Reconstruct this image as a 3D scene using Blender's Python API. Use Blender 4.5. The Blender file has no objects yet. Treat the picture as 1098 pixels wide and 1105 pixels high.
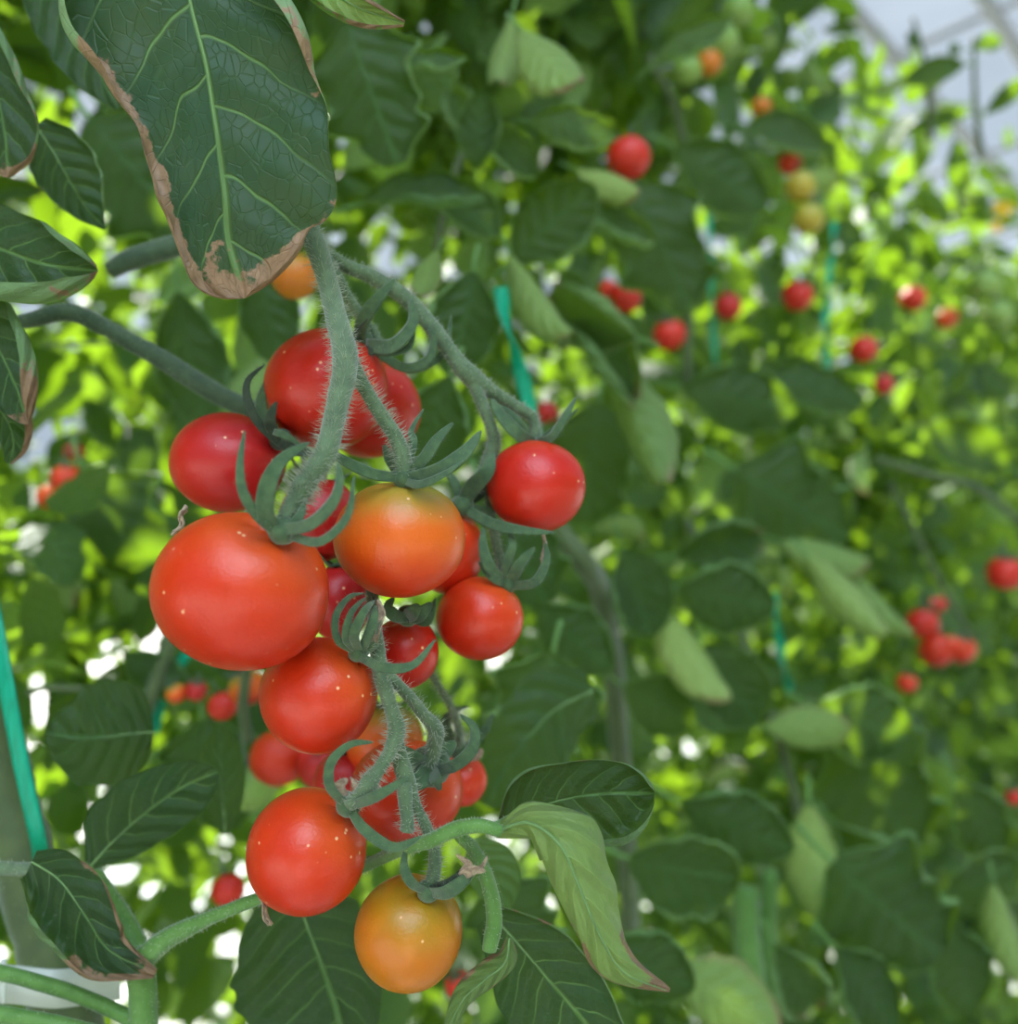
import bpy, math, random
import numpy as np
from mathutils import Vector, Matrix, noise as mnoise
random.seed(7); RNG = np.random.default_rng(7)
SC = bpy.context.scene; COL = SC.collection
W, H, F = 1098, 1105, 1000.0
PITCH = math.radians(2.7); CAM = np.array((0.0, 0.0, 1.4))
RT = np.array((1.0, 0, 0)); FW = np.array((0, math.cos(PITCH), math.sin(PITCH))); UP = np.array((0, -math.sin(PITCH), math.cos(PITCH)))
TOCAM = -FW
def P(px, py, d):
    return CAM + FW*d + RT*((px-W/2)/F*d) - UP*((py-H/2)/F*d)
def vdir(x, y, z):
    v = RT*x + UP*y + TOCAM*z
    return v/np.linalg.norm(v)
def nrm(v):
    return v/(np.linalg.norm(v, axis=-1, keepdims=True)+1e-12)

# ---------------------------------------------------------------- materials
class NT:
    def __init__(s, name):
        s.m = bpy.data.materials.new(name); s.m.use_nodes = True
        s.t = s.m.node_tree; s.t.nodes.clear(); s.out = s.t.nodes.new('ShaderNodeOutputMaterial')
    def n(s, typ, **kw):
        nd = s.t.nodes.new(typ)
        for k, v in kw.items():
            if k.startswith('i_'):
                nd.inputs[k[2:].replace('_', ' ')].default_value = v
            else: setattr(nd, k, v)
        return nd
    def l(s, a, b): s.t.links.new(a, b)
    def put(s, sock, v):
        if hasattr(v, 'is_linked') or isinstance(v, bpy.types.NodeSocket): s.l(v, sock)
        else: sock.default_value = v
    def math(s, op, a, b=0.0, c=None):
        nd = s.n('ShaderNodeMath', operation=op); s.put(nd.inputs[0], a); s.put(nd.inputs[1], b)
        if c is not None: s.put(nd.inputs[2], c)
        return nd.outputs[0]
    def mix(s, f, a, b):
        nd = s.n('ShaderNodeMix', data_type='RGBA'); s.put(nd.inputs[0], f); s.put(nd.inputs[6], a); s.put(nd.inputs[7], b)
        return nd.outputs[2]
    def ramp(s, f, lo, hi, a=0.0, b=1.0):
        nd = s.n('ShaderNodeMapRange', interpolation_type='SMOOTHSTEP')
        s.put(nd.inputs[0], f); s.put(nd.inputs[1], lo); s.put(nd.inputs[2], hi); s.put(nd.inputs[3], a); s.put(nd.inputs[4], b)
        return nd.outputs[0]
    def noise(s, scale, detail=2.0, vec=None, rough=.5):
        nd = s.n('ShaderNodeTexNoise'); nd.inputs['Scale'].default_value = scale; nd.inputs['Detail'].default_value = detail; nd.inputs['Roughness'].default_value = rough
        if vec is not None: s.l(vec, nd.inputs['Vector'])
        return nd.outputs[0]
def c4(c): return (c[0], c[1], c[2], 1.0)

def leaf_mat(name, top, under, glow, vein, fac=.42, veins=6.0, rough=.5, per_obj=True, bump=.6, brown=(.27, .165, .095)):
    m = NT(name)
    uv = m.n('ShaderNodeUVMap').outputs[0]
    sep = m.n('ShaderNodeSeparateXYZ'); m.l(uv, sep.inputs[0]); t, v = sep.outputs[0], sep.outputs[1]
    av = m.math('ABSOLUTE', v)
    # side veins: curved lines leaving the midrib towards the tip
    q = m.math('SUBTRACT', m.math('MULTIPLY', t, veins), m.math('MULTIPLY', m.math('POWER', av, 1.25), veins*.24))
    q = m.math('ADD', q, m.math('MULTIPLY', m.math('GREATER_THAN', v, 0.0), .45))
    q = m.math('ADD', q, m.math('MULTIPLY', m.noise(2.3, 1, uv), .35))
    d = m.math('ABSOLUTE', m.math('SUBTRACT', m.math('FRACT', q), .5))
    sv = m.ramp(d, .012, .05, 1.0, 0.0)
    sv = m.math('MULTIPLY', sv, m.ramp(av, .35, 1.0, 1.0, .12))
    mr = m.ramp(m.math('MULTIPLY', av, m.math('SUBTRACT', 1.25, t)), .012, .034, .0, 1.0)
    mr = m.math('SUBTRACT', 1.0, mr)
    vn = m.math('MAXIMUM', sv, mr)
    vor = m.n('ShaderNodeTexVoronoi', feature='DISTANCE_TO_EDGE'); vor.inputs['Scale'].default_value = 9.0
    mp = m.n('ShaderNodeMapping'); mp.inputs['Scale'].default_value = (2.6, 1.0, 1); m.l(uv, mp.inputs[0]); m.l(mp.outputs[0], vor.inputs['Vector'])
    tert = m.ramp(vor.outputs[0], .0, .07, 1.0, 0.0)
    n1 = m.noise(60.0, 4, m.n('ShaderNodeTexCoord').outputs['Object'])
    n2 = m.noise(900.0, 2, m.n('ShaderNodeTexCoord').outputs['Object'])
    if per_obj: rnd = m.n('ShaderNodeObjectInfo').outputs['Random']
    else:
        at = m.n('ShaderNodeAttribute', attribute_name='rnd'); rnd = at.outputs['Fac']
    tc = m.mix(m.ramp(n1, .3, .75), c4(top), c4((top[0]*1.5+.008, top[1]*1.25, top[2]*.75)))
    tc = m.mix(m.ramp(n2, .35, .8, 0, .5), tc, c4([x*1.5 for x in top]))
    tc = m.mix(m.math('MULTIPLY', tert, .08), tc, c4(vein))
    tc = m.mix(m.math('MULTIPLY', vn, .85), tc, c4(vein))
    uc = m.mix(m.ramp(n1, .3, .75), c4(under), c4([x*.75 for x in under]))
    uc = m.mix(m.math('MULTIPLY', vn, .5), uc, c4([min(1, x*1.6) for x in under]))
    hs = m.n('ShaderNodeHueSaturation')
    m.put(hs.inputs['Value'], m.math('ADD', .72, m.math('MULTIPLY', rnd, .6)))
    m.put(hs.inputs['Hue'], m.math('ADD', .515, m.math('MULTIPLY', rnd, -.03)))
    bf = m.n('ShaderNodeNewGeometry').outputs['Backfacing']
    bc = m.mix(bf, tc, uc); m.l(bc, hs.inputs['Color'])
    # scorched dry margin
    ba = m.n('ShaderNodeAttribute', attribute_name='brown').outputs['Fac']
    bm = m.ramp(m.math('ADD', ba, m.math('MULTIPLY', m.math('SUBTRACT', m.noise(95., 5, m.n('ShaderNodeTexCoord').outputs['Object'], .7), .5), 2.2)), .46, .6)
    brn = m.mix(m.noise(420., 3, m.n('ShaderNodeTexCoord').outputs['Object']), c4((brown[0]*.5, brown[1]*.5, brown[2]*.4)), c4((brown[0]*1.7, brown[1]*1.7, brown[2]*1.7)))
    col = m.mix(bm, hs.outputs[0], brn)
    pb = m.n('ShaderNodeBsdfPrincipled'); m.l(col, pb.inputs['Base Color']); pb.inputs['Roughness'].default_value = rough
    pb.inputs['Specular IOR Level'].default_value = .32
    pb.inputs['Sheen Weight'].default_value = .06; pb.inputs['Sheen Roughness'].default_value = .5
    tr = m.n('ShaderNodeBsdfTranslucent')
    m.l(m.mix(bm, m.mix(m.math('MULTIPLY', vn, .5), c4(glow), c4([x*.5 for x in glow])), c4((.25, .13, .04))), tr.inputs['Color'])
    hgt = m.math('ADD', m.math('MULTIPLY', m.math('MAXIMUM', vn, m.math('MULTIPLY', tert, .22)), -1.0), m.math('MULTIPLY', n1, .5))
    hgt = m.math('ADD', hgt, m.math('MULTIPLY', m.ramp(d, 0, .5), 1.6))
    bp = m.n('ShaderNodeBump'); bp.inputs['Strength'].default_value = bump; bp.inputs['Distance'].default_value = .0012
    m.l(hgt, bp.inputs['Height']); m.l(bp.outputs[0], pb.inputs['Normal'])
    mx = m.n('ShaderNodeMixShader'); mx.inputs[0].default_value = fac
    m.l(pb.outputs[0], mx.inputs[1]); m.l(tr.outputs[0], mx.inputs[2]); m.l(mx.outputs[0], m.out.inputs[0])
    return m.m

def fruit_mat(name, top, mid, bot, rough=.3, lo=.35, hi=.98, mottle=.12):
    m = NT(name)
    ax = m.n('ShaderNodeAttribute', attribute_name='ax').outputs['Fac']
    oc = m.n('ShaderNodeTexCoord').outputs['Object']
    a = m.math('ADD', ax, m.math('MULTIPLY', m.math('SUBTRACT', m.noise(70., 2, oc), .5), .35))
    c = m.mix(m.ramp(a, -.8, .3), c4(bot), c4(mid))
    c = m.mix(m.ramp(a, lo, hi), c, c4(top))
    c = m.mix(m.math('MULTIPLY', m.ramp(m.noise(160., 4, oc), .4, .75), mottle), c, c4([min(1, x*1.5+.02) for x in mid]))
    sp = m.n('ShaderNodeTexVoronoi'); sp.inputs['Scale'].default_value = 330.; m.l(oc, sp.inputs['Vector'])
    pick = m.ramp(m.noise(110., 1, oc), .52, .58)
    s1 = m.math('MULTIPLY', m.ramp(sp.outputs['Distance'], .07, .16, 1.0, 0.0), pick)
    c = m.mix(m.math('MULTIPLY', s1, .8), c, (.95, .55, .3, 1))
    pb = m.n('ShaderNodeBsdfPrincipled'); m.l(c, pb.inputs['Base Color'])
    m.put(pb.inputs['Roughness'], m.math('ADD', rough-.04, m.math('MULTIPLY', m.noise(500., 3, oc), .12)))
    pb.inputs['Specular IOR Level'].default_value = .4
    pb.inputs['Subsurface Weight'].default_value = .12; pb.inputs['Subsurface Radius'].default_value = (1, .25, .1); pb.inputs['Subsurface Scale'].default_value = .003
    bp = m.n('ShaderNodeBump'); bp.inputs['Strength'].default_value = .22; bp.inputs['Distance'].default_value = .0004
    m.l(m.math('ADD', m.noise(1500., 2, oc), m.math('MULTIPLY', m.noise(120., 2, oc), 2.2)), bp.inputs['Height']); m.l(bp.outputs[0], pb.inputs['Normal'])
    m.l(pb.outputs[0], m.out.inputs[0])
    return m.m

def plain(name, col, col2=None, rough=.6, scale=200., sheen=0., bump=.3, spec=.4, trans=0., metal=0., dist=.0004, stretch=None):
    m = NT(name); oc = m.n('ShaderNodeTexCoord').outputs['Object']
    if stretch:
        mp = m.n('ShaderNodeMapping'); mp.inputs['Scale'].default_value = stretch; m.l(oc, mp.inputs[0]); oc = mp.outputs[0]
    nz = m.noise(scale, 4, oc)
    c = m.mix(m.ramp(nz, .3, .7), c4(col), c4(col2 or [x*1.4 for x in col]))
    pb = m.n('ShaderNodeBsdfPrincipled'); m.l(c, pb.inputs['Base Color']); pb.inputs['Roughness'].default_value = rough
    pb.inputs['Specular IOR Level'].default_value = spec; pb.inputs['Sheen Weight'].default_value = sheen; pb.inputs['Metallic'].default_value = metal
    bp = m.n('ShaderNodeBump'); bp.inputs['Strength'].default_value = bump; bp.inputs['Distance'].default_value = dist
    m.l(nz, bp.inputs['Height']); m.l(bp.outputs[0], pb.inputs['Normal'])
    sh = pb.outputs[0]
    if trans:
        tr = m.n('ShaderNodeBsdfTranslucent'); m.l(c, tr.inputs['Color'])
        mx = m.n('ShaderNodeMixShader'); mx.inputs[0].default_value = trans
        m.l(sh, mx.inputs[1]); m.l(tr.outputs[0], mx.inputs[2]); sh = mx.outputs[0]
    m.l(sh, m.out.inputs[0]); return m.m

M = {}
M['leaf'] = leaf_mat('tomato_leaf_blade', (.009, .034, .013), (.15, .25, .10), (.24, .44, .015), (.10, .20, .05), fac=.25)
M['leafmid'] = leaf_mat('tomato_leaf_softer', (.0085, .031, .009), (.13, .235, .08), (.33, .58, .015), (.05, .13, .04), fac=.30)
M['leafbg'] = leaf_mat('tomato_foliage', (.011, .041, .010), (.15, .25, .07), (.33, .55, .02), (.05, .13, .04), fac=.38, per_obj=False, bump=.3)
M['palecurl'] = leaf_mat('curled_leaf_underside', (.03, .11, .03), (.235, .345, .095), (.33, .52, .03), (.12, .24, .06), fac=.3)
M['stem'] = plain('truss_stem_skin', (.075, .125, .055), (.12, .185, .085), .75, 350, sheen=.5, trans=.12)
M['rib'] = plain('leaf_rib_skin', (.13, .24, .07), (.17, .30, .09), .6, 260, sheen=.2, trans=.15)
M['stemdark'] = plain('shoot_skin', (.035, .07, .03), (.06, .105, .045), .7, 260, sheen=.4, trans=.1)
M['petiole'] = plain('petiole_skin', (.09, .22, .035), (.13, .28, .055), .55, 260, sheen=.3, trans=.2)
M['mainstem'] = plain('main_stem_skin', (.05, .08, .02), (.075, .11, .03), .6, 120, sheen=.3, trans=.1)
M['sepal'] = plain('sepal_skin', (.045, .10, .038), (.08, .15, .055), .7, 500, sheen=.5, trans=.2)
M['sepalshade'] = plain('sepal_shade_skin', (.018, .035, .016), (.04, .06, .03), .7, 500, sheen=.2, trans=.1)  # sepals lying in shade: the shade is put into a darker sepal colour
M['dry'] = plain('dry_flower', (.20, .13, .08), (.42, .31, .2), .85, 900, sheen=.3, bump=.8)
M['hair'] = plain('plant_hair', (.50, .56, .40), (.6, .62, .5), .5, 100, trans=.4, bump=0)
M['twine'] = plain('green_twine', (.0, .32, .17), (.0, .42, .24), .4, 900, stretch=(1, 1, .15), trans=.25)
M['clip'] = plain('white_plastic_clip', (.62, .66, .6), (.72, .75, .7), .35, 60, trans=.3, bump=.1)
M['steel'] = plain('galvanised_pipe', (.16, .17, .18), (.22, .23, .24), .5, 30, metal=.2, bump=.05)
M['yellow'] = plain('yellow_petal', (.75, .5, .01), (.85, .62, .02), .5, 300, trans=.4)
M['red'] = fruit_mat('ripe_red_skin', (.56, .035, .008), (.51, .014, .006), (.53, .018, .005))
M['redorange'] = fruit_mat('ripe_orange_red_skin', (.62, .07, .01), (.57, .03, .005), (.53, .02, .005))
M['deepred'] = fruit_mat('deep_red_skin', (.46, .014, .012), (.43, .010, .010), (.48, .014, .008), rough=.33)
M['orange'] = fruit_mat('turning_orange_skin', (.30, .25, .03), (.68, .115, .008), (.62, .035, .005), lo=.25, hi=.95)
M['olive'] = fruit_mat('half_ripe_skin', (.36, .20, .01), (.50, .135, .006), (.52, .16, .008), lo=.1, hi=.9, mottle=.3)
M['green'] = fruit_mat('unripe_skin', (.12, .22, .03), (.17, .28, .05), (.2, .3, .06))
M['yellowgreen'] = fruit_mat('breaker_skin', (.22, .26, .03), (.34, .30, .03), (.42, .30, .03))

# ---------------------------------------------------------------- mesh helpers
def link(o, parent=None):
    COL.objects.link(o)
    if parent is not None: o.parent = parent
    return o
def mesh(name, V, Fc, mat, smooth=True, attrs=None, uv=None):
    me = bpy.data.meshes.new(name)
    V = np.asarray(V, dtype=np.float32); Fc = np.asarray(Fc)
    if Fc.ndim == 2:
        k = Fc.shape[1]; nf = len(Fc)
        me.vertices.add(len(V)); me.vertices.foreach_set('co', V.ravel())
        me.loops.add(nf*k); me.loops.foreach_set('vertex_index', Fc.astype(np.int32).ravel())
        me.polygons.add(nf); me.polygons.foreach_set('loop_start', np.arange(0, nf*k, k, dtype=np.int32))
        me.update(calc_edges=True)
    else:
        me.from_pydata([tuple(v) for v in V], [], [tuple(int(i) for i in f) for f in Fc])
    if smooth: me.polygons.foreach_set('use_smooth', np.ones(len(me.polygons), dtype=bool))
    for k, a in (attrs or {}).items():
        at = me.attributes.new(k, 'FLOAT', 'POINT'); at.data.foreach_set('value', np.asarray(a, dtype=np.float32))
    if uv is not None:
        li = np.empty(len(me.loops), dtype=np.int32); me.loops.foreach_get('vertex_index', li)
        ul = me.uv_layers.new(name='UVMap'); ul.data.foreach_set('uv', np.asarray(uv, dtype=np.float32)[li].ravel())
    me.materials.append(mat if not isinstance(mat, str) else M[mat])
    return me
def tag(o, label=None, cat=None, group=None, kind=None):
    if label: o['label'] = label
    if cat: o['category'] = cat
    if group: o['group'] = group
    if kind: o['kind'] = kind
    return o
def ob(name, V, Fc, mat, parent=None, origin=None, **kw):
    """one mesh object; V is given in world space and stored relative to its origin (or its parent's)"""
    V = np.asarray(V, dtype=float)
    po = np.array(parent['_o']) if parent is not None else np.zeros(3)
    o0 = po if parent is not None else (np.array(origin) if origin is not None else V.mean(0))
    o = bpy.data.objects.new(name, mesh(name, V-o0, Fc, mat, **kw)); link(o, parent)
    if parent is None: o.location = Vector(o0)
    o['_o'] = [float(x) for x in o0]
    return o
def catmull(pts, n):
    pts = np.asarray(pts, float)
    if pts.ndim == 1: pts = pts[:, None]
    if len(pts) == 2:
        t = np.linspace(0, 1, n)[:, None]; return pts[0]*(1-t)+pts[1]*t
    p = np.vstack((2*pts[0]-pts[1], pts, 2*pts[-1]-pts[-2])); k = len(pts)-1
    out = []
    for x in np.linspace(0, k-1e-9, n):
        i = int(x); f = x-i; a, b, c, d = p[i], p[i+1], p[i+2], p[i+3]
        out.append(.5*((2*b)+(-a+c)*f+(2*a-5*b+4*c-d)*f*f+(-a+3*b-3*c+d)*f**3))
    return np.array(out)
class MB:
    def __init__(s): s.V = []; s.F = []; s.n = 0
    def add(s, V, Fc):
        s.V.append(np.asarray(V, float)); s.F += [tuple(int(i)+s.n for i in f) for f in Fc]; s.n += len(V)
    def build(s, name, mat, parent=None, origin=None, **kw):
        V = np.vstack(s.V)
        if all(len(f) == 4 for f in s.F): return ob(name, V, np.array(s.F), mat, parent, origin, **kw)
        me = bpy.data.meshes.new(name)
        po = np.array(parent['_o']) if parent is not None else (np.array(origin) if origin is not None else V.mean(0))
        me.from_pydata([tuple(v) for v in (V-po)], [], s.F); me.polygons.foreach_set('use_smooth', np.ones(len(me.polygons), dtype=bool)); me.materials.append(M[mat] if isinstance(mat, str) else mat)
        o = bpy.data.objects.new(name, me); link(o, parent); o['_o'] = [float(x) for x in po]
        if parent is None: o.location = Vector(po)
        return o
def frames(C, up0=None):
    T = nrm(np.gradient(C, axis=0)); N = np.zeros_like(C)
    v = np.array(up0 if up0 is not None else (TOCAM+.01)); v = v-T[0]*v.dot(T[0])
    if np.linalg.norm(v) < 1e-4: v = np.cross(T[0], (1, .2, .1))
    N[0] = v/np.linalg.norm(v)
    for i in range(1, len(C)):
        v = N[i-1]-T[i]*N[i-1].dot(T[i]); N[i] = v/(np.linalg.norm(v)+1e-12)
    return T, N, np.cross(T, N)
def tube_vf(C, R, k=12, flat=1.0, knob=0.0, ridge=0.0, up0=None):
    T, N, B = frames(C, up0); V = []
    for i in range(len(C)):
        for j in range(k):
            a = 2*math.pi*j/k; r = R[i]*(1+ridge*math.cos(5*a))
            if knob: r *= 1+knob*mnoise.noise(Vector((C[i]*180+np.array((math.cos(a), math.sin(a), 0))*.6).tolist()))
            V.append(C[i]+(N[i]*math.sin(a)*flat+B[i]*math.cos(a))*r)
    n = len(C); Fc = [(i*k+j, i*k+(j+1) % k, (i+1)*k+(j+1) % k, (i+1)*k+j) for i in range(n-1) for j in range(k)]
    V += [C[0]-T[0]*R[0]*.3, C[-1]+T[-1]*R[-1]*.4]; a, b = n*k, n*k+1
    Fc += [(a, (j+1) % k, j) for j in range(k)]+[(b, (n-1)*k+j, (n-1)*k+(j+1) % k) for j in range(k)]
    return np.array(V), Fc
HAIRS = {}
def hairs_vf(C, R, dens, ln, rad=.00006, lo=0, hi=1):
    """fine tapering hairs standing on a swept stem"""
    T, N, B = frames(C); seg = np.linalg.norm(np.diff(C, axis=0), axis=1); tot = seg.sum(); n = int(tot*1000*dens)
    V = []; Fc = []
    for _ in range(n):
        x = random.uniform(lo, hi)*(len(C)-1.001); i = int(x); f = x-i; c = C[i]*(1-f)+C[i+1]*f; r = R[i]*(1-f)+R[i+1]*f
        a = random.uniform(0, 2*math.pi); d = N[i]*math.sin(a)+B[i]*math.cos(a)
        L = ln*random.uniform(.35, 1.2); d2 = nrm(d+T[i]*random.uniform(-.5, .5)+RNG.normal(0, .25, 3)); s1 = nrm(np.cross(d, T[i])); s2 = nrm(np.cross(d, s1))
        p0 = c+d*r*.9; p1 = p0+d*L*.5; p2 = p1+d2*L*.5; b = len(V)
        for q, rr in ((p0, rad), (p1, rad*.75)):
            for k in range(3):
                an = k*2.094; V.append(q+(s1*math.cos(an)+s2*math.sin(an))*rr)
        V.append(p2)
        Fc += [(b+k, b+(k+1) % 3, b+3+(k+1) % 3, b+3+k) for k in range(3)]+[(b+3+k, b+3+(k+1) % 3, b+6) for k in range(3)]
    return V, Fc
def pxtube(mb, pts, n=None, k=14, knob=.1, hair=None, dens=5, ln=.0016, ridge=0.0):
    """pts: (px, py, depth, radius in px)"""
    pts = np.array(pts, float); c = catmull(pts, n or (len(pts)-1)*7+1)
    C = np.array([P(*q[:3]) for q in c]); R = c[:, 3]/F*c[:, 2]
    V, Fc = tube_vf(C, R, k, knob=knob, ridge=ridge); mb.add(V, Fc)
    if hair is not None:
        hv, hf = hairs_vf(C, R, dens, ln)
        if hv: hair.add(hv, hf)
    return C, R
def sepal_vf(C, Wd, th, up0=None, gut=.35):
    """a tapering, slightly guttered strip with thickness; C path, Wd half widths"""
    T, N, B = frames(C, up0); V = []; n = len(C); k = 8
    for i in range(n):
        w = Wd[i]
        for j in range(k):
            a = 2*math.pi*j/k; x = math.cos(a); z = math.sin(a)*th*(.4+.6*w/max(Wd)); V.append(C[i]+B[i]*x*w+N[i]*(z+gut*w*x*x))
    Fc = [(i*k+j, i*k+(j+1) % k, (i+1)*k+(j+1) % k, (i+1)*k+j) for i in range(n-1) for j in range(k)]
    V += [C[0], C[-1]]; Fc += [(n*k, (j+1) % k, j) for j in range(k)]+[(n*k+1, (n-1)*k+j, (n-1)*k+(j+1) % k) for j in range(k)]
    return np.array(V), Fc
def px_sepal(pts, wpx, parent, mat='sepal', hair=True, th=.00035, name='sepal', up0=None, gut=.35):
    c = catmull(np.array(pts, float), 22); C = np.array([P(*q) for q in c]); t = np.linspace(0, 1, 22); d = c[:, 2].mean()
    prof = np.clip(.55+.9*t, 0, 1)*np.power(np.clip(1-t, 0, 1), .55)*.98+.03
    V, Fc = sepal_vf(C, prof*wpx/F*d, th, up0, gut); mb = MB(); mb.add(V, Fc)
    if hair:
        hv, hf = hairs_vf(C, prof*wpx/F*d, 7, .0009, .00004); mb.add(hv, hf)
    return mb.build(name, mat, parent)

# ---------------------------------------------------------------- fruit
def fruit_vf(c, ax3, rx, ry, rz, tilt=0., seed=0, dip=.10, nu=48, nv=32, basis=None):
    """near-spherical fruit, dimpled where the stalk enters; ax3 = unit vector to the stalk end"""
    A, Bv, Cz = basis if basis else (RT*math.cos(tilt)+UP*math.sin(tilt), -RT*math.sin(tilt)+UP*math.cos(tilt), TOCAM)
    ax3 = nrm(np.array(ax3, float)); s = nrm(np.cross(ax3, (.31, .52, .79))); t = np.cross(ax3, s)
    V = []; att = []
    for i in range(nv+1):
        th = math.pi*i/nv
        for j in range(nu):
            ph = 2*math.pi*j/nu; d = ax3*math.cos(th)+(s*math.cos(ph)+t*math.sin(ph))*math.sin(th)
            r = 1-dip*math.exp(-(th/.38)**2)*(1+.25*math.cos(5*ph))-.035*math.exp(-((math.pi-th)/.12)**2)
            r += .022*mnoise.noise(Vector((d*1.3+seed*7.7).tolist()))+.012*math.sin(3*ph+seed)*math.sin(th)**2*math.exp(-((th-.8)/.5)**2)
            V.append(c+A*d.dot(A)*rx*r+Bv*d.dot(Bv)*ry*r+Cz*d.dot(Cz)*rz*r); att.append(math.cos(th))
    Fc = [(i*nu+j, (i+1)*nu+j, (i+1)*nu+(j+1) % nu, i*nu+(j+1) % nu) for i in range(nv) for j in range(nu)]
    return np.array(V), Fc, att
def px_fruit(cx, cy, rx, ry, d, axis, mat, label, tilt=0., seed=0, group=None, dip=.10):
    c = P(cx, cy, d); k = d/F
    V, Fc, at = fruit_vf(c, vdir(*axis), rx*k, ry*k, (rx+ry)/2*k, math.radians(tilt), seed, dip)
    o = ob('cherry_tomato', V, np.array(Fc), mat, None, c, attrs={'ax': at}); tag(o, label, 'tomato', group)
    return o
def calyx(fruit, center, mat='sepal', r=.0022):
    """the green disc in which the sepals meet"""
    V, Fc, at = fruit_vf(np.array(center), (0, 0, 1), r, r, r, 0, 3, .2, 14, 8)
    return ob('calyx', V, np.array(Fc), mat, fruit)
def generic_calyx(fruit, c, axis, R, n=5, ln=1.0, mat='sepal', seed=0, wid=.16, curl=.6, hair=False):
    rr = random.Random(seed); a = nrm(np.array(axis, float)); s = nrm(np.cross(a, (.3, .9, .2))); t = np.cross(a, s); base = np.array(c)+a*R*.93
    cal = calyx(fruit, base, mat, R*.14)
    for k in range(n):
        ph = 2*math.pi*k/n+rr.uniform(-.3, .3); d = s*math.cos(ph)+t*math.sin(ph); L = R*ln*rr.uniform(.8, 1.15); cu = curl*rr.uniform(.3, 1.4)
        C = np.array([base+d*L*x+a*R*(.05+cu*x*x-.12*math.sin(x*3)) for x in np.linspace(0, 1, 9)])
        tt = np.linspace(0, 1, 9); w = R*wid*(np.clip(.6+tt, 0, 1)*np.sqrt(np.clip(1-tt, 0, 1))+.05)
        V, Fc = sepal_vf(C, w, R*.02, a); mb = MB(); mb.add(V, Fc); mb.build('sepal', mat, cal)
    return cal

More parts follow.
